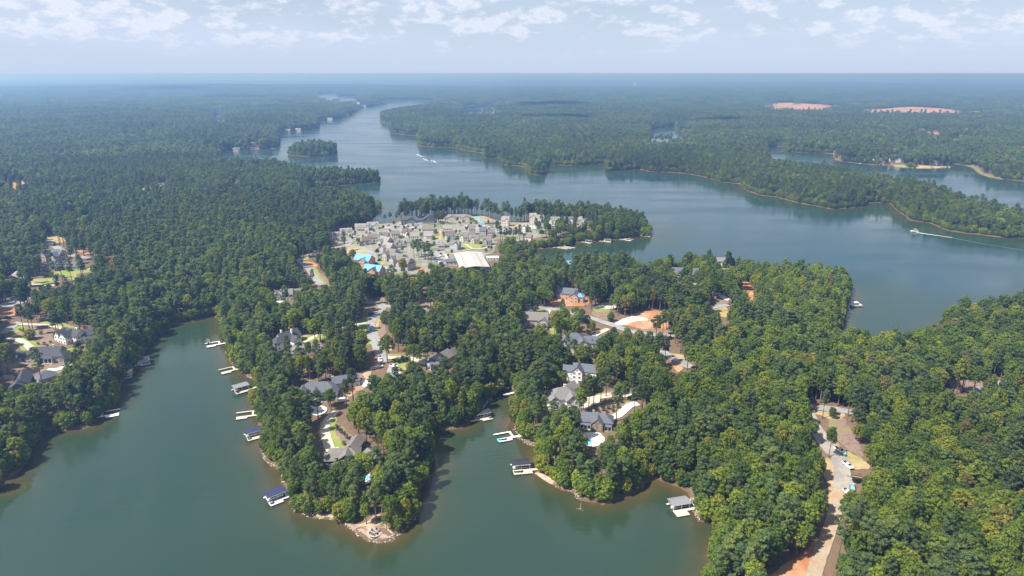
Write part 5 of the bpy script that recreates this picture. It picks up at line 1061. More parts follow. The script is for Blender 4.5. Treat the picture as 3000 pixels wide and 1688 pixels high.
trailer('F 870,1065', -75, 'dark trailer behind the white pickup on the S-shaped road')
vehicle('sedan', 'F 880,1225', 25, 'paint_white', 'white car below the end of the S-shaped road')
vehicle('pickup', 'F 1100,1222', -35, 'paint_white', 'white pickup on the round turning pad'); trailer('F 1170,1262', -35, 'dark trailer on the round turning pad')
vehicle('suv', 'F 1140,1335', 20, 'paint_white', 'white car at the near rim of the round turning pad')
vehicle('sedan', 'F 805,1250', 30, 'paint_silver', 'silver car at the mouth of the building yard')
vehicle('sedan', 'F 760,425', 35, 'paint_black', 'dark car in the shade inside the road bend')
vehicle('van', 'C 1490,432', 30, 'paint_white', 'white van below the slate-roofed new house')
vehicle('pickup', 'Y 295,420', 5, 'paint_white', 'white pickup at the hairpin bend')
vehicle('van', 'H 245,487', 4, 'paint_white', 'white van at the left end of the ridge road'); trailer('H 330,492', 2, 'dark trailer behind the white van on the ridge road'); vehicle('suv', 'H 430,492', 3, 'paint_black', 'dark car behind the trailer on the ridge road')
vehicle('sedan', 'H 2225,372', 15, 'paint_white', 'white car on the white far drive'); vehicle('suv', 'H 2275,358', -30, 'paint_black', 'black car above the white far drive'); vehicle('suv', 'H 2180,468', 10, 'paint_black', 'black car beside the far turning loop')
vehicle('suv', 'L 832,408', -60, 'paint_black', 'dark car on the far-left lane'); vehicle('suv', 'A 105,238', 20, 'paint_black', 'small dark car on the sandy drive')
CARC = ['paint_white', 'paint_black', 'paint_silver', 'paint_blue', 'paint_white', 'paint_red', 'paint_silver', 'paint_black']
NAMEC = {'paint_white': 'white', 'paint_black': 'black', 'paint_silver': 'silver', 'paint_blue': 'blue', 'paint_red': 'red'}
WH = [('village car park before the lodge', 'V', [(1420, 425), (1470, 430), (1570, 440), (1620, 425), (1650, 420), (1590, 470), (1640, 470), (1760, 455), (1790, 450), (1800, 410), (1830, 400), (1500, 385), (1280, 400)]), ('village car park below the pool', 'W', [(800, 440), (840, 430), (960, 420), (1060, 415), (1100, 420), (1160, 430), (1240, 460), (1300, 440), (1130, 460)]),
      ('car park left of the pavilion', 'W', [(290, 875), (360, 870), (335, 950), (345, 980), (160, 970), (380, 1075), (300, 1100), (330, 1105)]), ('clay yard of the tarped buildings', 'V', [(960, 1010), (1010, 1100), (1050, 1130), (950, 1150), (1130, 1175), (1250, 1290), (1400, 1255), (1240, 1240), (1100, 1060)]), ('main village street', 'V', [(1120, 545), (640, 630), (1330, 515), (1900, 560), (720, 700)])]
for nm, f, L in WH:
    for i, (u, v) in enumerate(L):
        pm = CARC[(i * 5 + len(nm)) % 8]; kd = ('sedan', 'suv', 'pickup')[i % 3]
        vehicle(kd, f'{f} {u},{v}', (35, 80, 10, 100)[(i + len(nm)) % 4], pm, f'{NAMEC[pm]} {dict(sedan="car", suv="tall car", pickup="pickup")[kd]} in the {nm}', group=f'cars in the {nm}')

# ------------------------------------------------------------------ small things
def fire_pit():
    (px, py, _), = parse('E 1450,1335'); x, y, z = ground(px, py); z += .14
    root = empty('fire_pit', (x, y, z), 0, 'round stone fire pit on the sandy tip of the point', 'fire pit'); root.scale = (.6, .6, .8); n = 16
    st = MB().box(0, 0, .25, .55, .5, .5, taper=.85).mesh(('rock',), 'stone'); slab = MB().box(0, 0, .06, 1.15, .95, .14, taper=.92).mesh(('rock',), 'paving_stone')
    for i in range(n): a = 2 * math.pi * i / n; obj('stone', st, root, (1.2 * math.cos(a), 1.2 * math.sin(a), 0), a)
    for i in range(24): a = 2 * math.pi * i / 24; obj('paving_stone', slab, root, (4.1 * math.cos(a), 4.1 * math.sin(a), 0), a + math.pi / 2)
    obj('ash', MB().tube((0, 0, 0), (0, 0, .2), 1.0, 1.0, 12).mesh(('mulch',)), root)
    for i in range(6):
        a = 2 * math.pi * (i + .3) / 6; c = empty('lounge_chair', (x + 1.55 * math.cos(a), y + 1.55 * math.sin(a), z), a, 'dark blue lounge chair in the ring around the fire pit', 'chair', 'lounge chairs around the fire pit'); c.scale = (.8,) * 3
        obj('seat', boxm('lcseat', ('cushion',), (0, 0, .4, .8, .8, .14)), c); obj('backrest', boxm('lcback', ('cushion',), (.4, 0, .75, .14, .8, .7)), c)
        for sx in (-.33, .33):
            for sy in (-.33, .33): obj('leg', boxm('lcleg', ('canopy_black',), (0, 0, .17, .07, .07, .34)), c, (sx, sy, 0))
fire_pit()
def rock_mesh(i):
    k = ('rk', i)
    if k not in CACHE:
        bm = bmesh.new(); bmesh.ops.create_icosphere(bm, subdivisions=1, radius=1); rr = random.Random(i)
        for v in bm.verts: v.co *= rr.uniform(.7, 1.2); v.co.z *= .6
        me = bpy.data.meshes.new('rock'); bm.to_mesh(me); bm.free(); CACHE[k] = me
    return CACHE[k]
def riprap(txt, label, size=.32, rows=4, step=.7):
    P = np.array([at_z(px, py, 0) for px, py, _ in parse(txt)]); c = spline([(x, y, 0) for x, y in P], step); rr = np.random.default_rng(len(txt)); V, F = [], []; n = 0
    base = []
    for i in range(4):
        me = rock_mesh(i); base.append((np.array([v.co[:] for v in me.vertices]), np.array([p.vertices[:] for p in me.polygons])))
    # pull the line onto the real waterline
    for p in c:
        for k in range(rows):
            q = p + rr.normal(0, 1.0, 2); d = float(shore_small(np.array([q[0]]), np.array([q[1]]))[0])
            if not -.7 < d < 1.2: continue
            v, f = base[rr.integers(0, 4)]; s = size * rr.uniform(.5, 1.3); a = rr.uniform(0, 6.28); z = max(H1(q[0], q[1]), -.2)
            w = v * s; w = np.column_stack([w[:, 0] * math.cos(a) - w[:, 1] * math.sin(a) + q[0], w[:, 0] * math.sin(a) + w[:, 1] * math.cos(a) + q[1], w[:, 2] + z + .1]); V.append(w); F.append(f + n); n += len(w)
    if V: o = obj('shoreline_rocks', fast_mesh('shoreline_rocks', np.vstack(V), np.vstack(F), ('rock',))); tag(o, label, 'rocks', kind='stuff')
riprap('BL 1470,1042 1477,1100 1560,1150 1690,1166 1740,1192 1830,1256 1880,1275 1960,1270 2040,1205 2088,1152 2092,1090', 'pale riprap stones around the tip of the point')
riprap('BL 1318,790 1345,872 1418,918 1430,980', 'pale riprap stones on the west bank'); riprap('BL 1165,377 1210,396 1222,430 1290,466 1296,500', 'stone seawall rocks behind the tan dock')
riprap('G 0,640 140,500 180,420 290,350 380,330 455,338', 'dark riprap around the narrow cove', .45); riprap('G 474,820 492,890 532,962 622,1022 722,1066', 'riprap below the slate-blue house'); riprap('BR 118,932 200,985 290,1020 330,1055', 'pale riprap beside the black-roofed tan dock'); riprap('BR 905,1060 915,1100 936,1165', 'pale riprap beside the grey-roofed dock'); riprap('BL 1298,690 1330,716', 'riprap beside the navy-roofed dock'); riprap('BL 245,708 320,714 400,702 440,697', 'riprap on the left bank corner')
def driftwood():
    x, y = at_z(*fr('BR', 345, 1115), 0); root = empty('drowned_tree', (x, y, 0), 0, 'bare drowned tree stump standing in the shallows', 'stump'); b = MB()
    b.tube((0, 0, -.5), (.1, 0, 3.4), .28, .1, 6); obj('stem', b.mesh(('bark_dead',)), root)
    for a, L, z in ((.3, 1.8, .6), (1.6, 1.5, .9), (2.9, 2.0, .5), (4.2, 1.6, 1.2), (5.3, 1.7, .7)): obj('branch', MB().tube((0, 0, z), (L * math.cos(a), L * math.sin(a), z - .4), .12, .04, 5).mesh(('bark_dead',)), root)
driftwood()
def water_tower(q, dist, hgt, label):
    (px, py, _), = parse(q); d = ray(px, py); k = dist / math.hypot(d[0], d[1]); x, y = d[0] * k, d[1] * k; z = H1(x, y); root = empty('water_tower', (x, y, z), 0, label, 'water tower', 'water towers on the horizon')
    b = MB(); b.tube((0, 0, -2), (0, 0, hgt * .8), 4.5, 3.5, 10); obj('column', b.mesh(('paint_white',)), root); r = 11; rings = [[(r * math.sin(t) * math.cos(2 * math.pi * i / 14), r * math.sin(t) * math.sin(2 * math.pi * i / 14), hgt * .88 - r * .75 * math.cos(t)) for i in range(14)] for t in (.15, .6, 1.1, 1.57, 2.0, 2.5, 3.0)]
    obj('tank', MB().loft(rings).mesh(('paint_white',), 'tank', True), root)
water_tower('D 845,189', 13500, 62, 'white water tower on the horizon above the lake head'); water_tower('D 1597,208', 7600, 60, 'white water tower in the hazy forest right of the lake')
# debris on the building yard
for i, (u, v, m, l) in enumerate(((1660, 175, 'clay', 'red clay heap in the building yard'), (1690, 205, 'clay', 'second red clay heap in the building yard'), (1720, 225, 'white_stone', 'white rubble heap in the building yard'), (1750, 250, 'white_stone', 'small white rubble heap in the building yard'))):
    px, py = fr('C', u, v); x, y, z = ground(px, py); b = MB(); rr = random.Random(i)
    for ring in range(1): b.loft([[(R_ * math.cos(2 * math.pi * j / 12) * rr.uniform(.8, 1.15), R_ * math.sin(2 * math.pi * j / 12) * rr.uniform(.8, 1.15), zz) for j in range(12)] for R_, zz in ((3.2, -.2), (2.3, .8), (1.1, 1.5), (.3, 1.75))])
    o = obj('rubble_heap', b.mesh((m,), 'rubble_heap', True), None, (x, y, z + .2)); tag(o, l, 'heap', 'heaps in the building yard')
# fair-weather clouds drifting over the far forest: the photo shows their shadows there
mat('cloud_white', (.86, .87, .89), rough=1.0, spec=0)
for i, (px, py, w, th, l) in enumerate(((484, 265, 230, 8, 'long cumulus cloud over the far left forest'), (693, 293, 150, 6, 'small cumulus cloud over the left forest'), (1616, 314, 235, 11, 'cumulus cloud over the forest right of the lake head'), (1640, 356, 225, 12, 'cumulus cloud over the forest behind the right peninsula'), (2117, 364, 150, 9, 'small cumulus cloud over the inlet woods'), (2770, 259, 190, 6, 'cumulus cloud over the far right forest'))):
    gx, gy, gz = ground(px, py); dist = math.hypot(gx, gy); a = w / FPX * dist * .5; b_ = min(700, th / FPX * dist / (CAM_H / dist) * .5); k = (1150 - gz) / -sd_.z; cx, cyy = gx - sd_.x * k, gy - sd_.y * k
    bm = bmesh.new(); rq = random.Random(i + 40)
    for j in range(26):
        t = rq.uniform(0, 6.28); q = math.sqrt(rq.uniform(0, 1)) * .8; r = (1 - q * .55) * min(a, b_) * rq.uniform(.28, .5)
        bmesh.ops.create_icosphere(bm, subdivisions=2, radius=r, matrix=Matrix.Translation((a * q * math.cos(t), b_ * q * math.sin(t), r * .35)) @ Matrix.Diagonal((1.2, 1.2, .62, 1)))
    for v in bm.verts:
        v.co += v.co.normalized() * rq.uniform(-.04, .06) * min(a, b_)
        if v.co.z < 0: v.co.z *= .2
    me = bpy.data.meshes.new('cloud'); bm.to_mesh(me); bm.free(); me.materials.append(MATS['cloud_white']); tag(obj('cloud', me, None, (cx, cyy, 1150)), l, 'cloud', 'fair-weather clouds')
#__NEXT__
# ------------------------------------------------------------------ trees
def cards(C, Nn, w, h, rg, jitter=.42):
    """leaf cards: centres C, mean normals Nn"""
    n = len(C); nr = Nn + rg.normal(0, jitter, (n, 3)); nr /= np.linalg.norm(nr, axis=1)[:, None] + 1e-9
    ref = rg.normal(0, 1, (n, 3)); t = np.cross(nr, ref); t /= np.linalg.norm(t, axis=1)[:, None] + 1e-9; b = np.cross(nr, t)
    ww = (w * rg.uniform(.65, 1.35, n))[:, None]; hh = (h * rg.uniform(.65, 1.35, n))[:, None]
    V = np.stack([C - t * ww - b * hh, C + t * ww - b * hh * .6, C + t * ww * .7 + b * hh, C - t * ww * .8 + b * hh * .8], 1).reshape(-1, 3)
    return V, np.arange(4 * n).reshape(n, 4)
def lobes_cards(lobes, per, w, h, rg, flat=1.0):
    Cs, Ns = [], []
    for (x, y, z, r, rz) in lobes:
        k = max(6, int(per * (r * r)))
        d = rg.normal(0, 1, (k, 3)); d[:, 2] += .35; d /= np.linalg.norm(d, axis=1)[:, None]
        rr = r * rg.uniform(.72, 1.08, k)[:, None]
        Cs.append(np.array([x, y, z]) + d * rr * np.array([1, 1, rz])); Ns.append(d * np.array([1, 1, 1 / rz]))
    C = np.vstack(Cs); Nn = np.vstack(Ns); Nn /= np.linalg.norm(Nn, axis=1)[:, None]
    return cards(C, Nn, w, h, rg)
def pine_lobes(rg, H, r):
    out = []; base = H * rg.uniform(.46, .60); n = 28
    for i in range(n):
        t = (i + rg.uniform(0, 1)) / n; z = base + (H - base - .8) * t
        rad = r * math.sqrt(max(0, 1 - t ** 3.4)) * (.55 + .45 * min(1, t / .3)); a = i * 2.4 + rg.uniform(-.5, .5)
        q = rad * rg.uniform(.35, .95); s = rg.uniform(.75, 1.3) * (1.05 - .25 * t)
        out.append((q * math.cos(a), q * math.sin(a), z + rg.uniform(-.4, .4), s, .62))
    out += [(rg.uniform(-.6, .6), rg.uniform(-.6, .6), H - 1.1, 1.15, .75), (rg.uniform(-1.2, 1.2), rg.uniform(-1.2, 1.2), H - 1.5, 1.1, .75)]; return out, base
def broad_lobes(rg, H, r):
    out = []; base = H * rg.uniform(.26, .36); mid = base + (H - base) * .5; hz = (H - base) * .5; n = 62
    for i in range(n):
        u = 1 - 2 * (i + .5) / n; a = i * 2.39996 + rg.uniform(-.3, .3); u = u * .95 + .12; u = min(.97, u); s = math.sqrt(1 - u * u); k = rg.uniform(.66, .93)
        if u < -.6: continue
        q = rg.uniform(.55, 1.1)
        out.append((r * s * k * math.cos(a), r * s * k * math.sin(a), mid + hz * u * k, q, .85))
    for i in range(6): out.append((rg.uniform(-1, 1) * r * .4, rg.uniform(-1, 1) * r * .4, mid + rg.uniform(-.3, .5) * hz, 1.4, .9))
    return out, base
def trunk_mesh(H, base, kind, rg, bark='bark'):
    b = MB(); k = 6; rings = []; top = H * (.93 if kind == 'pine' else .72); r0 = .30 if kind == 'pine' else .34
    n = 6; lean = rg.normal(0, .18, 2)
    for i in range(n + 1):
        t = i / n; z = -1.2 + (top + 1.2) * t; r = r0 * (1.15 - .95 * t) + (.10 if i == 0 else 0); cx, cyy = lean * t * t * 2
        rings.append([(cx + r * math.cos(2 * math.pi * j / k), cyy + r * math.sin(2 * math.pi * j / k), z) for j in range(k)])
    b.loft(rings)
    for i in range(9 if kind == 'pine' else 8):
        t = rg.uniform(.0, .85); z = base + (top - base) * t; a = i * 2.4; L = (3.0 if kind == 'pine' else 3.6) * (1 - .55 * t)
        b.tube((0, 0, z), (L * math.cos(a), L * math.sin(a), z + L * (.18 if kind == 'pine' else .75)), .09, .03, 4)
    return b.mesh((bark,), 'trunk', True)
PROTO = {}
for kind, nv, matn in (('pine', 7, 'leaf_pine'), ('broad', 8, 'leaf_broad')):
    L = []
    for i in range(nv):
        rg = np.random.default_rng(100 + i + (50 if kind == 'pine' else 0))
        if kind == 'pine': H = rg.uniform(17.5, 23); r = rg.uniform(2.6, 3.5); lb, base = pine_lobes(rg, H, r); V, Q = lobes_cards(lb, 62, .29, .17, rg)
        else: H = rg.uniform(12.5, 18); r = rg.uniform(2.8, 4.3); lb, base = broad_lobes(rg, H, r); V, Q = lobes_cards(lb, 50, .26, .21, rg)
        L.append((fast_mesh('crown', V, Q, (matn,)), trunk_mesh(H, base, kind, rg), H, r))
    PROTO[kind] = L
for i in range(3):     # low thicket trees with foliage to the ground, for banks and wood edges
    rg = np.random.default_rng(190 + i); H = rg.uniform(7, 10); r = rg.uniform(2.8, 3.6); lb = []
    for j in range(26):
        u = 1 - 1.9 * (j + .5) / 26; a = j * 2.4; q = math.sqrt(max(0, 1 - u * u)) * rg.uniform(.7, .95); lb.append((r * q * math.cos(a), r * q * math.sin(a), H * .5 + H * .42 * u, rg.uniform(.9, 1.4), .9))
    V, Q = lobes_cards(lb, 36, .32, .26, rg); PROTO['broad'].append((fast_mesh('crown', V, Q, ('leaf_broad',)), trunk_mesh(H, H * .2, 'broad', rg), H, r))
NB = len(PROTO['broad']) - 3

# ------------------------------------------------------------------ small planted trees and shrubs
def shrub_mesh(i):
    k = ('shrub', i)
    if k not in CACHE:
        rg = np.random.default_rng(700 + i); H = 2.6; lb = []
        for j in range(9): a = j * 2.4; lb.append((.55 * math.cos(a), .55 * math.sin(a), .5 + 1.5 * (j / 9), .62 - .02 * j, 1.0))
        V, Q = lobes_cards(lb, 70, .14, .11, rg); CACHE[k] = fast_mesh('foliage', V, Q, ('leaf_shrub',))
    return CACHE[k]
def shrub(x, y, s, label, group):
    r = empty('shrub', (x, y, H1(x, y)), random.uniform(0, 6), label, 'shrub', group); r.scale = (s,) * 3
    obj('foliage', shrub_mesh(random.randrange(3)), r); obj('stem', boxm('sstem', ('bark',), (0, 0, .2, .12, .12, 1.2)), r)
def small_tree(x, y, s, label, group, kind='broad', v=None):
    L = PROTO[kind]; cr, tk, H, r = L[random.randrange(len(L) - (3 if kind == 'broad' else 0))] if v is None else L[v]
    o = empty('village_tree' if 'village' in group else 'yard_tree', (x, y, H1(x, y)), random.uniform(0, 6), label, 'tree', group); o.scale = (s,) * 3; link(bpy.data.objects.new('crown', cr), o); link(bpy.data.objects.new('trunk', tk), o)
rr = random.Random(3)
def near_house(x, y): return min(HOUSES, key=lambda h: (h[0] - x) ** 2 + (h[1] - y) ** 2)[2]
# streets trees and shrubs of the village, one by one where the photo shows green between the houses
VT = {'V': [(560, 640), (600, 700), (690, 690), (720, 740), (650, 590), (860, 545), (1110, 495), (1180, 480), (1000, 510), (1300, 540), (1380, 420), (1410, 460), (1550, 445), (1600, 400), (1740, 410), (1580, 470), (1870, 540), (1900, 600), (1730, 530), (2150, 480), (2180, 560), (1560, 600), (1640, 640), (1500, 640), (1010, 740), (700, 770), (760, 780), (1120, 830), (1400, 760), (1600, 760), (1830, 760), (2120, 700), (2140, 760), (1440, 860), (1540, 900), (1100, 900), (1060, 960), (1100, 1020), (800, 620), (930, 600)],
      'W': [(230, 590), (240, 540), (385, 560), (390, 640), (620, 560), (650, 640), (690, 560), (820, 520), (860, 440), (900, 420), (1060, 470), (1090, 500), (1230, 400), (1380, 430), (1340, 620), (1320, 680), (1090, 790), (480, 690), (470, 760), (700, 400), (760, 350), (680, 380), (950, 360), (1000, 350), (920, 330), (420, 330), (380, 390), (330, 420), (1560, 600), (1620, 560), (1640, 610), (1700, 620), (1850, 560), (2000, 520), (1780, 380), (1950, 420), (540, 960), (470, 1000), (1180, 900), (1230, 860), (1280, 900)]}
for f, L in VT.items():
    for i, (u, v) in enumerate(L):
        px, py = fr(f, u, v); x, y, z = ground(px, py)
        if i % 3 == 2: shrub(x, y, rr.uniform(1.3, 2.2), 'round shrub by the ' + near_house(x, y), 'shrubs in the village')
        else: small_tree(x, y, rr.uniform(.26, .45), 'small tree by the ' + near_house(x, y), 'small trees in the village')
# tall pines standing inside the village and round it
for f, L in {'V': [(1760, 1000), (1850, 1040), (1900, 980), (1960, 1050), (2040, 1020), (1820, 960), (2090, 1090), (2150, 340), (2230, 330), (2300, 360)], 'W': [(330, 350), (290, 330), (90, 1060), (40, 1020), (1400, 640), (1460, 700), (1560, 690), (1640, 720), (1740, 700), (1820, 680), (2130, 520), (2180, 560), (2230, 500), (2300, 560)], 'X': [(300, 620), (560, 640), (640, 680), (700, 720), (800, 660)]}.items():
    for u, v in L:
        px, py = fr(f, u, v); x, y, z = ground(px, py); small_tree(x, y, rr.uniform(.7, .98), 'tall pine by the ' + near_house(x, y), 'pines inside the village', 'pine')
# yard planting
for f, L, lab in (('C', [(1440, 740), (1470, 770), (1500, 790), (1420, 700), (1530, 830), (1560, 845), (1600, 870), (1640, 890), (1690, 905), (1740, 935), (1780, 955), (1810, 985), (1850, 1005), (1880, 1030), (1910, 1050), (1500, 900), (1930, 1075)], 'round shrub in the mulched bed behind the point house'),
                  ('A', [(250, 380), (290, 400), (520, 430), (480, 560), (560, 560), (600, 590), (640, 540), (680, 480), (240, 850), (280, 840), (320, 850), (180, 760), (860, 880), (920, 860)], 'low shrub in the mulched left-bank yard'),
                  ('G', [(1520, 640), (1580, 620), (1640, 600), (1700, 580), (1760, 540), (1800, 520), (1560, 580), (1620, 650), (1700, 630), (1770, 590)], 'shrub in the planted bed between the two curved drives'),
                  ('L', [(680, 880), (720, 880), (760, 890), (800, 885), (840, 885), (880, 880), (930, 885), (970, 890)], 'dark conical shrub in the row below the far-left lawn'),
                  ('C', [(1500, 380), (1540, 350), (1570, 320), (1480, 400), (1600, 300)], 'clipped shrub along the new house front'),
                  ('F', [(1120, 1140), (1180, 1150), (1240, 1130), (1300, 1120), (1500, 1060), (1560, 1065), (1620, 1075), (1230, 1090)], 'shrub on the planted slope near the blue-walled house')):
    for u, v in L:
        px, py = fr(f, u, v); x, y, z = ground(px, py); shrub(x, y, rr.uniform(.8, 1.3), lab, lab + 's')
# single trees the photo shows in clearings
for q, s, kd, l in (('I 1070,620', .48, 'broad', 'thin young tree alone on the straw verge by the cross road'), ('J 1075,700', .5, 'broad', 'small tree leaning over the road beside the lowest pickup'), ('A 300,380', .95, 'pine', 'tall pine left of two in the left-bank yard'), ('A 430,430', .95, 'pine', 'tall pine right of two in the left-bank yard'), ('A 370,350', .8, 'broad', 'broadleaf tree in the left-bank yard'), ('E 1345,1225', .62, 'broad', 'slender tree left of the fire pit'), ('E 1470,1215', .98, 'pine', 'tall pine behind the fire pit'), ('E 1600,1290', .5, 'broad', 'low tree right of the fire pit'),
                    ('G 1320,600', .85, 'pine', 'slim pine left of two in the motor court bed'), ('G 1390,600', .9, 'pine', 'slim pine right of two in the motor court bed'), ('G 1610,440', .95, 'pine', 'tall pine beside the concrete drive'), ('G 1755,420', .6, 'broad', 'small tree at the bend of the concrete drive'), ('H 1650,800', .9, 'pine', 'tall pine left of two at the clay building lot'), ('H 1730,830', .95, 'pine', 'tall pine right of two at the clay building lot'), ('I 800,290', 1.0, 'pine', 'bare-trunked pine above the cross road'), ('H 320,600', .8, 'pine', 'slim pine beside the ridge house lawn')):
    (px, py, _), = parse(q); x, y, z = ground(px, py); small_tree(x, y, s, l, l, kd)
#__NEXT__
SRC = {}
def template(name, crown, trunk=None):
    """unlinked source object holding crown and trunk in one mesh, for the uncountable forest"""
    if trunk is None: me = crown
    else:
        bm = bmesh.new(); bm.from_mesh(crown); nf = len(bm.faces); bm.from_mesh(trunk); bm.faces.ensure_lookup_table()
        for f in bm.faces[nf:]: f.material_index = 1
        me = bpy.data.meshes.new(name); bm.to_mesh(me); bm.free(); me.materials.append(crown.materials[0]); me.materials.append(trunk.materials[0])
    return bpy.data.objects.new(name, me)
def coll(name, objs):
    c = bpy.data.collections.new(name)
    for o in objs: c.objects.link(o)
    return c
def scatter(name, X, Y, Z, rot, scl, idx, collection, label, cat=None):
    me = bpy.data.meshes.new(name); me.vertices.add(len(X)); me.vertices.foreach_set('co', np.column_stack([X, Y, Z]).astype(np.float32).ravel())
    a = me.attributes.new('rot', 'FLOAT_VECTOR', 'POINT'); a.data.foreach_set('vector', np.column_stack([np.zeros(len(X)), np.zeros(len(X)), rot]).astype(np.float32).ravel())
    a = me.attributes.new('scl', 'FLOAT_VECTOR', 'POINT'); a.data.foreach_set('vector', np.asarray(scl, np.float32).ravel())
    a = me.attributes.new('idx', 'INT', 'POINT'); a.data.foreach_set('value', np.asarray(idx, np.int32))
    o = obj(name, me); ng = bpy.data.node_groups.new(name + '_nodes', 'GeometryNodeTree')
    ng.interface.new_socket('Geometry', in_out='INPUT', socket_type='NodeSocketGeometry'); ng.interface.new_socket('Geometry', in_out='OUTPUT', socket_type='NodeSocketGeometry')
    N, L = ng.nodes, ng.links; gi = N.new('NodeGroupInput'); go = N.new('NodeGroupOutput'); ip = N.new('GeometryNodeInstanceOnPoints'); ci = N.new('GeometryNodeCollectionInfo')
    ci.inputs['Collection'].default_value = collection; ci.inputs['Separate Children'].default_value = True; ci.inputs['Reset Children'].default_value = True
    def at(nm, ty):
        n = N.new('GeometryNodeInputNamedAttribute'); n.data_type = ty; n.inputs['Name'].default_value = nm; return n.outputs[0]
    er = N.new('FunctionNodeEulerToRotation'); L.new(at('rot', 'FLOAT_VECTOR'), er.inputs[0])
    L.new(gi.outputs[0], ip.inputs['Points']); L.new(ci.outputs[0], ip.inputs['Instance']); ip.inputs['Pick Instance'].default_value = True
    L.new(at('idx', 'INT'), ip.inputs['Instance Index']); L.new(er.outputs[0], ip.inputs['Rotation']); L.new(at('scl', 'FLOAT_VECTOR'), ip.inputs['Scale'])
    L.new(ip.outputs[0], go.inputs[0]); md = o.modifiers.new('scatter', 'NODES'); md.node_group = ng
    return tag(o, label, cat, kind='stuff')

def grid_pts(r0, r1, step, rg, amax=R(47)):
    """jittered hexagonal-ish grid over a sector of the country"""
    xm = r1 * math.sin(amax); xs = np.arange(-xm, xm, step); ys = np.arange(0, r1, step * .87)
    X, Y = np.meshgrid(xs, ys); X = X + (np.arange(len(ys)) % 2)[:, None] * step * .5
    X = X.ravel() + rg.uniform(-.36, .36, X.size) * step; Y = Y.ravel() + rg.uniform(-.36, .36, Y.size) * step
    r = np.hypot(X, Y); a = np.abs(np.arctan2(X, Y)); k = (r > r0) & (r <= r1) & (a < amax + 6 / np.maximum(r, 1)); return X[k], Y[k]
def vnoise(x, y, s, seed):
    rg = np.random.default_rng(seed); v = 0
    for k in range(5):
        a = rg.uniform(0, 6.28); f = (1.0 + .6 * k) / s * 6.28; v = v + np.sin((x * math.cos(a) + y * math.sin(a)) * f + rg.uniform(0, 6.28)) / (1 + .5 * k)
    return v / 2.2
def free_of(X, Y):
    ok = np.ones(len(X), bool)
    for P in NO_TREE:
        lo, hi = P.min(0), P.max(0); s = ok & (X > lo[0]) & (X < hi[0]) & (Y > lo[1]) & (Y < hi[1])
        if s.any(): w = np.where(s)[0]; ok[w[pip(X[w], Y[w], P)]] = False
    for x, y, r in CIRC: ok &= (X - x) ** 2 + (Y - y) ** 2 > r * r
    return ok
def sight(X, Y, Z, H, r, rg):
    """False for trees that would stand in front of what the photo shows"""
    d = np.hypot(X, Y); rx, ry = Y / d, -X / d; hits = np.zeros(len(X)); pr = np.zeros(len(X))
    for s, t in ((0, .97), (0, .75), (.75, .8), (-.75, .8), (.85, .55), (-.85, .55), (0, .5)):
        px, py = proj(X + rx * r * s, Y + ry * r * s, Z + H * t); ix = (px / 4).astype(int); iy = (py / 4).astype(int)
        ok = (ix >= 0) & (ix < MW) & (iy >= 0) & (iy < MHH); ix = np.clip(ix, 0, MW - 1); iy = np.clip(iy, 0, MHH - 1)
        h = ok & (MASK_D[iy, ix] > d + 4); hits += h; pr = np.maximum(pr, np.where(h, MASK_P[iy, ix], 0))
    u = rg.uniform(0, 1, len(X)); return ~((hits >= 2) & (u < pr * .97) | (hits == 1) & (u < pr * .85))

rg = np.random.default_rng(5)
X, Y = grid_pts(150, 1450, 4.75, rg); D = shore_dist(X, Y); k = (D > 2.0); X, Y, D = X[k], Y[k], D[k]
ex = []
for P in WATERS[:2] + ISLANDS:
    for i in range(len(P)):
        a, b = P[i], P[(i + 1) % len(P)]; Ls = np.linalg.norm(b - a)
        if min(np.hypot(*a), np.hypot(*b)) > 1450 or Ls < .5: continue
        n = np.array([b[1] - a[1], a[0] - b[0]]) / Ls
        for t in np.arange(rg.uniform(0, 2.6), Ls, 2.6):
            for sg in (-1, 1): ex.append(a + (b - a) * t / Ls + n * sg * rg.uniform(.9, 4.0))
ex = np.array(ex); exd = shore_dist(ex[:, 0], ex[:, 1]); ex = ex[(exd > .7) & (exd < 6) & (np.hypot(ex[:, 0], ex[:, 1]) > 150)]; nb0 = len(X)
X = np.concatenate([X, ex[:, 0]]); Y = np.concatenate([Y, ex[:, 1]]); D = shore_dist(X, Y); bush = np.arange(len(X)) >= nb0
k = free_of(X, Y); X, Y, D, bush = X[k], Y[k], D[k], bush[k]; Z = height(X, Y, D)
PX, PY = proj(X, Y, Z)
fpine = .56 + .30 * vnoise(X, Y, 170, 3) + .14 * vnoise(X, Y, 45, 4) - .36 * np.clip((PX - 1350) / 900, 0, 1) * (PY > 760) + .12 * (PX < 1000) - .12 * (PX < 760) * (PY > 1050)
ispine = (rg.uniform(0, 1, len(X)) < np.clip(fpine, .06, .94)) & ~bush
scl = np.where(ispine, rg.uniform(.7, 1.15, len(X)), rg.uniform(.62, 1.18, len(X))) * np.where(D < 8, .86, 1.0)
var = np.where(ispine, rg.integers(0, len(PROTO['pine']), len(X)), rg.integers(0, NB, len(X))); var = np.where(bush, NB + rg.integers(0, 3, len(X)), var)
Ht = np.array([PROTO['pine' if p else 'broad'][v][2] for p, v in zip(ispine, var)]) * scl; Rd = np.array([PROTO['pine' if p else 'broad'][v][3] for p, v in zip(ispine, var)]) * scl
back = (PY < 672) & (PY > 612) & (PX > 1085) & (PX < 1640); ispine = np.where(back, True, ispine); var = np.where(back, var % len(PROTO['pine']), var); scl = np.where(back, scl * 1.15, scl)
k = sight(X, Y, Z, Ht, Rd, rg)
low = ~k & ~bush & (rg.uniform(0, 1, len(X)) < .35)      # where a tall crown would hide the photo's houses and roads, low trees grow
var = np.where(low, NB + rg.integers(0, 3, len(X)), var); ispine = ispine & ~low; scl = np.where(low, scl * .8, scl)
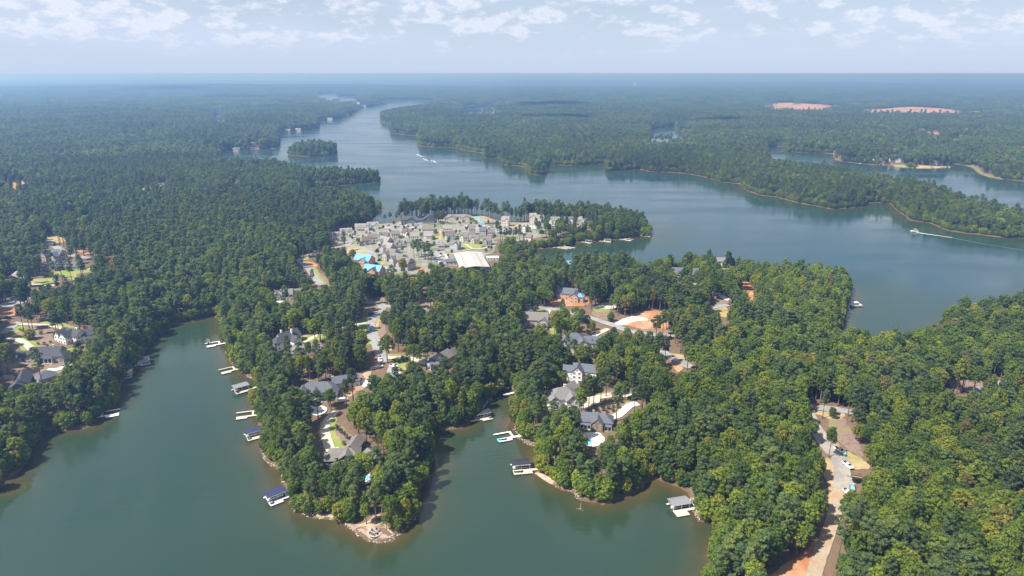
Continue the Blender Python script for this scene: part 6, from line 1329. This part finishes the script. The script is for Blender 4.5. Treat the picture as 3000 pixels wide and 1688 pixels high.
k |= low & sight(X, Y, Z, np.where(low, 9.0, Ht), np.where(low, 3.4, Rd), rg); k &= ~(back & bush) & ~(back & (rg.uniform(0, 1, len(X)) < .12))
X, Y, D, Z, ispine, scl, var = (a[k] for a in (X, Y, D, Z, ispine, scl, var)); rot = rg.uniform(0, 6.28, len(X))
PX, PY = proj(X, Y, Z + 12); dist = np.sqrt(X * X + Y * Y + (CAM_H - Z - 12) ** 2); inview = (PX > -60) & (PX < 3060) & (PY < 1790)
PLACES = [(1050, 1450, 'around the point house'), (1150, 1230, 'beside the curved drive of the point'), (760, 1150, 'above the west bank docks'),
          (200, 1150, 'on the left bank below the dark-roofed houses'), (40, 1280, 'at the left edge'), (1620, 1330, 'on the shore around the slate-blue house'), (1800, 1440, 'above the grey-roofed dock'),
          (2200, 1600, 'at the bottom beside the red clay lot'), (2200, 1250, 'in the woods left of the curving road'), (2750, 1500, 'in the woods right of the white trucks'), (2700, 1150, 'in the woods beyond the cross road'), (1400, 1100, 'in the woods behind the narrow cove'),
          (1950, 1050, 'in the woods below the clay building lot'), (700, 950, 'on the wooded head of the long cove')]
def place_of(px, py): return min(PLACES, key=lambda p: (p[0] - px) ** 2 + ((p[1] - py) * 1.4) ** 2)[2]
rgl = np.random.default_rng(77); asp = rgl.uniform(.82, 1.2, len(X)); SPEC = []   # extra specimen trees: (x, y, kind, scale)
for kind, flag, word in (('pine', True, 'pine'), ('broad', False, 'broadleaf tree')):
    w = np.where((ispine == flag))[0]; order = w[np.argsort(np.where(inview[w], dist[w], 1e9))]
    sel = order[:296]; rest = order[296:]
    nm = 'pine_tree' if flag else 'broadleaf_tree'
    for i in sel:
        cr, tk, H, r = PROTO[kind][var[i]]
        tn = TONES[kind]; tone = tn[min(len(tn) - 1, int(len(tn) * rgl.beta(1.6, 2.0)))][0]; hh = H * scl[i]
        size = 'small low' if hh < 10 else 'tall' if hh > (20 if flag else 17.2) else 'shorter' if hh < (17.5 if flag else 14.5) else 'mid-height'
        pl = place_of(PX[i], PY[i]); root = empty(nm, (X[i], Y[i], Z[i]), rot[i], f'{size} {tone} {word} {pl}', 'tree', f'{size} {tone} {word}s {pl}')
        root.scale = (scl[i] * asp[i], scl[i] * asp[i], scl[i] / asp[i] ** .5)
        o = bpy.data.objects.new('crown', cr); link(o, root); o.material_slots[0].link = 'OBJECT'; o.material_slots[0].material = MATS[f'leaf_{kind}_{tone}']; o = bpy.data.objects.new('trunk', tk); link(o, root)
    cc = coll('src_' + kind, [template(f'{kind}_{j:02d}', c, t) for j, (c, t, _, _) in enumerate(PROTO[kind])])
    s = np.column_stack([scl[rest] * asp[rest], scl[rest] * asp[rest], scl[rest] / asp[rest] ** .5])
    scatter('pine_forest' if flag else 'broadleaf_forest', X[rest], Y[rest], Z[rest] - .1, rot[rest], s, var[rest], cc, 'dense dark pine woods covering the near shores' if flag else 'bright broadleaf woods covering the near shores', 'forest')

# farther woods: single simple trees, then clumps
LOW = []
for i in range(10):
    rg2 = np.random.default_rng(300 + i); pine = i < 6
    H = rg2.uniform(15, 22); r = rg2.uniform(3.0, 4.2)
    if pine: lb, base = pine_lobes(rg2, H, r * .9); lb = [(x, y, z, q * 1.25, .7) for x, y, z, q, _ in lb]
    else: lb, base = broad_lobes(rg2, H * .9, r * 1.1)
    V, Q = lobes_cards(lb, 4.0, .8, .6, rg2); tb = MB().tube((0, 0, -1), (0, 0, H * .8), .3, .12, 4)
    LOW.append(template(f'low_{i:02d}', fast_mesh('crown', V, Q, ('leaf_pine' if pine else 'leaf_broad',)), tb.mesh(('bark',))))
for i in range(2):
    rg2 = np.random.default_rng(350 + i); lb = [(2.6 * math.cos(j * 2.4) * (.4 + .06 * j), 2.6 * math.sin(j * 2.4) * (.4 + .06 * j), 1.2 + .55 * (10 - j), 2.0, .9) for j in range(10)]
    V, Q = lobes_cards(lb, 4.0, .8, .6, rg2); LOW.append(template(f'low_{10 + i:02d}', fast_mesh('crown', V, Q, ('leaf_broad',))))
rg = np.random.default_rng(8)
X, Y = grid_pts(1450, 3400, 6.8, rg, R(44)); ex = []
for P in WATERS[1:] + ISLANDS:
    for i in range(len(P)):
        a, b = P[i], P[(i + 1) % len(P)]; Ls = np.linalg.norm(b - a); m_ = np.hypot(*(a + b) / 2)
        if m_ > 4200 or m_ < 1350 or Ls < .5: continue
        n = np.array([b[1] - a[1], a[0] - b[0]]) / Ls
        for t in np.arange(0, Ls, 4.0):
            for sg in (-1, 1): ex.append(a + (b - a) * t / Ls + n * sg * rg.uniform(1.5, 5))
ex = np.array(ex); nb0 = len(X); X = np.concatenate([X, ex[:, 0]]); Y = np.concatenate([Y, ex[:, 1]]); bsh = np.arange(len(X)) >= nb0
D = shore_dist(X, Y); k = (D > 1.2) & free_of(X, Y); X, Y, D, bsh = X[k], Y[k], D[k], bsh[k]; Z = height(X, Y, D)
PX, PY = proj(X, Y, Z)
thin = (PX > 2400) & (PX < 2950) & (PY > 355) & (PY < 425) & (rg.uniform(0, 1, len(X)) < .55)
Hh = np.full(len(X), 20.0); k = sight(X, Y, Z, Hh, Hh * .25, rg) & ~thin; X, Y, Z, bsh = X[k], Y[k], Z[k], bsh[k]
p = rg.uniform(0, 1, len(X)) < np.clip(.62 + .35 * vnoise(X, Y, 330, 6), .1, .95)
idx = np.where(p, rg.integers(0, 6, len(X)), rg.integers(6, 10, len(X))); idx = np.where(bsh, rg.integers(10, 12, len(X)), idx); s = rg.uniform(.85, 1.25, len(X)); s = np.column_stack([s, s, s * rg.uniform(.85, 1.1, len(X))])
scatter('distant_woods', X, Y, Z, rg.uniform(0, 6.28, len(X)), s, idx, coll('src_low', LOW), 'unbroken pine and hardwood forest across the lake', 'forest')
CL = []
for i in range(5):
    rg2 = np.random.default_rng(400 + i); lb = []
    for gx in range(5):
        for gy in range(5):
            h = rg2.uniform(13, 22); x = (gx - 2 + rg2.uniform(-.4, .4)) * 8.5; y = (gy - 2 + rg2.uniform(-.4, .4)) * 8.5
            for q in range(4): lb.append((x + rg2.uniform(-2, 2), y + rg2.uniform(-2, 2), h - q * 2.2, rg2.uniform(2.4, 3.6), .8))
    V, Q = lobes_cards(lb, 1.1, 1.3, 1.0, rg2); CL.append(template(f'clump_{i:02d}', fast_mesh('crown', V, Q, ('leaf_far',))))
rg = np.random.default_rng(9)
X, Y = grid_pts(3400, 9000, 34, rg, R(42)); D = shore_dist(X, Y); k = (D > 14) & free_of(X, Y)
for P in FAR_P: k &= ~(pip(X, Y, P) & (rg.uniform(0, 1, len(X)) < .98))
X, Y, D = X[k], Y[k], D[k]; Z = height(X, Y, D)
Hh = np.full(len(X), 19.0); k = sight(X, Y, Z, Hh, Hh * .8, rg); X, Y, Z = X[k], Y[k], Z[k]
s = rg.uniform(.8, 1.2, len(X)); scatter('far_forest', X, Y, Z - 1, rg.uniform(0, 6.28, len(X)), np.column_stack([s, s, s]), rg.integers(0, 5, len(X)), coll('src_clump', CL), 'hazy blue-green forest stretching to the horizon', 'forest')

# ------------------------------------------------------------------ haze
def haze():
    m, nt, N, L = new_mat('haze'); out = N.new('ShaderNodeOutputMaterial'); v = N.new('ShaderNodeVolumePrincipled')
    v.inputs['Color'].default_value = (.27, .52, 1.0, 1); v.inputs['Density'].default_value = 1 / 4400.; v.inputs['Anisotropy'].default_value = .4; v.inputs['Absorption Color'].default_value = (.52, .50, 1, 1)
    L.new(v.outputs[0], out.inputs['Volume']); MATS['haze'] = m
    b = MB().box(0, 22000, 80.9, 96000, 54000, 182); o = obj('haze', b.mesh(('haze',), 'haze')); tag(o, 'pale blue summer haze over the whole landscape', 'haze', kind='stuff')
haze()
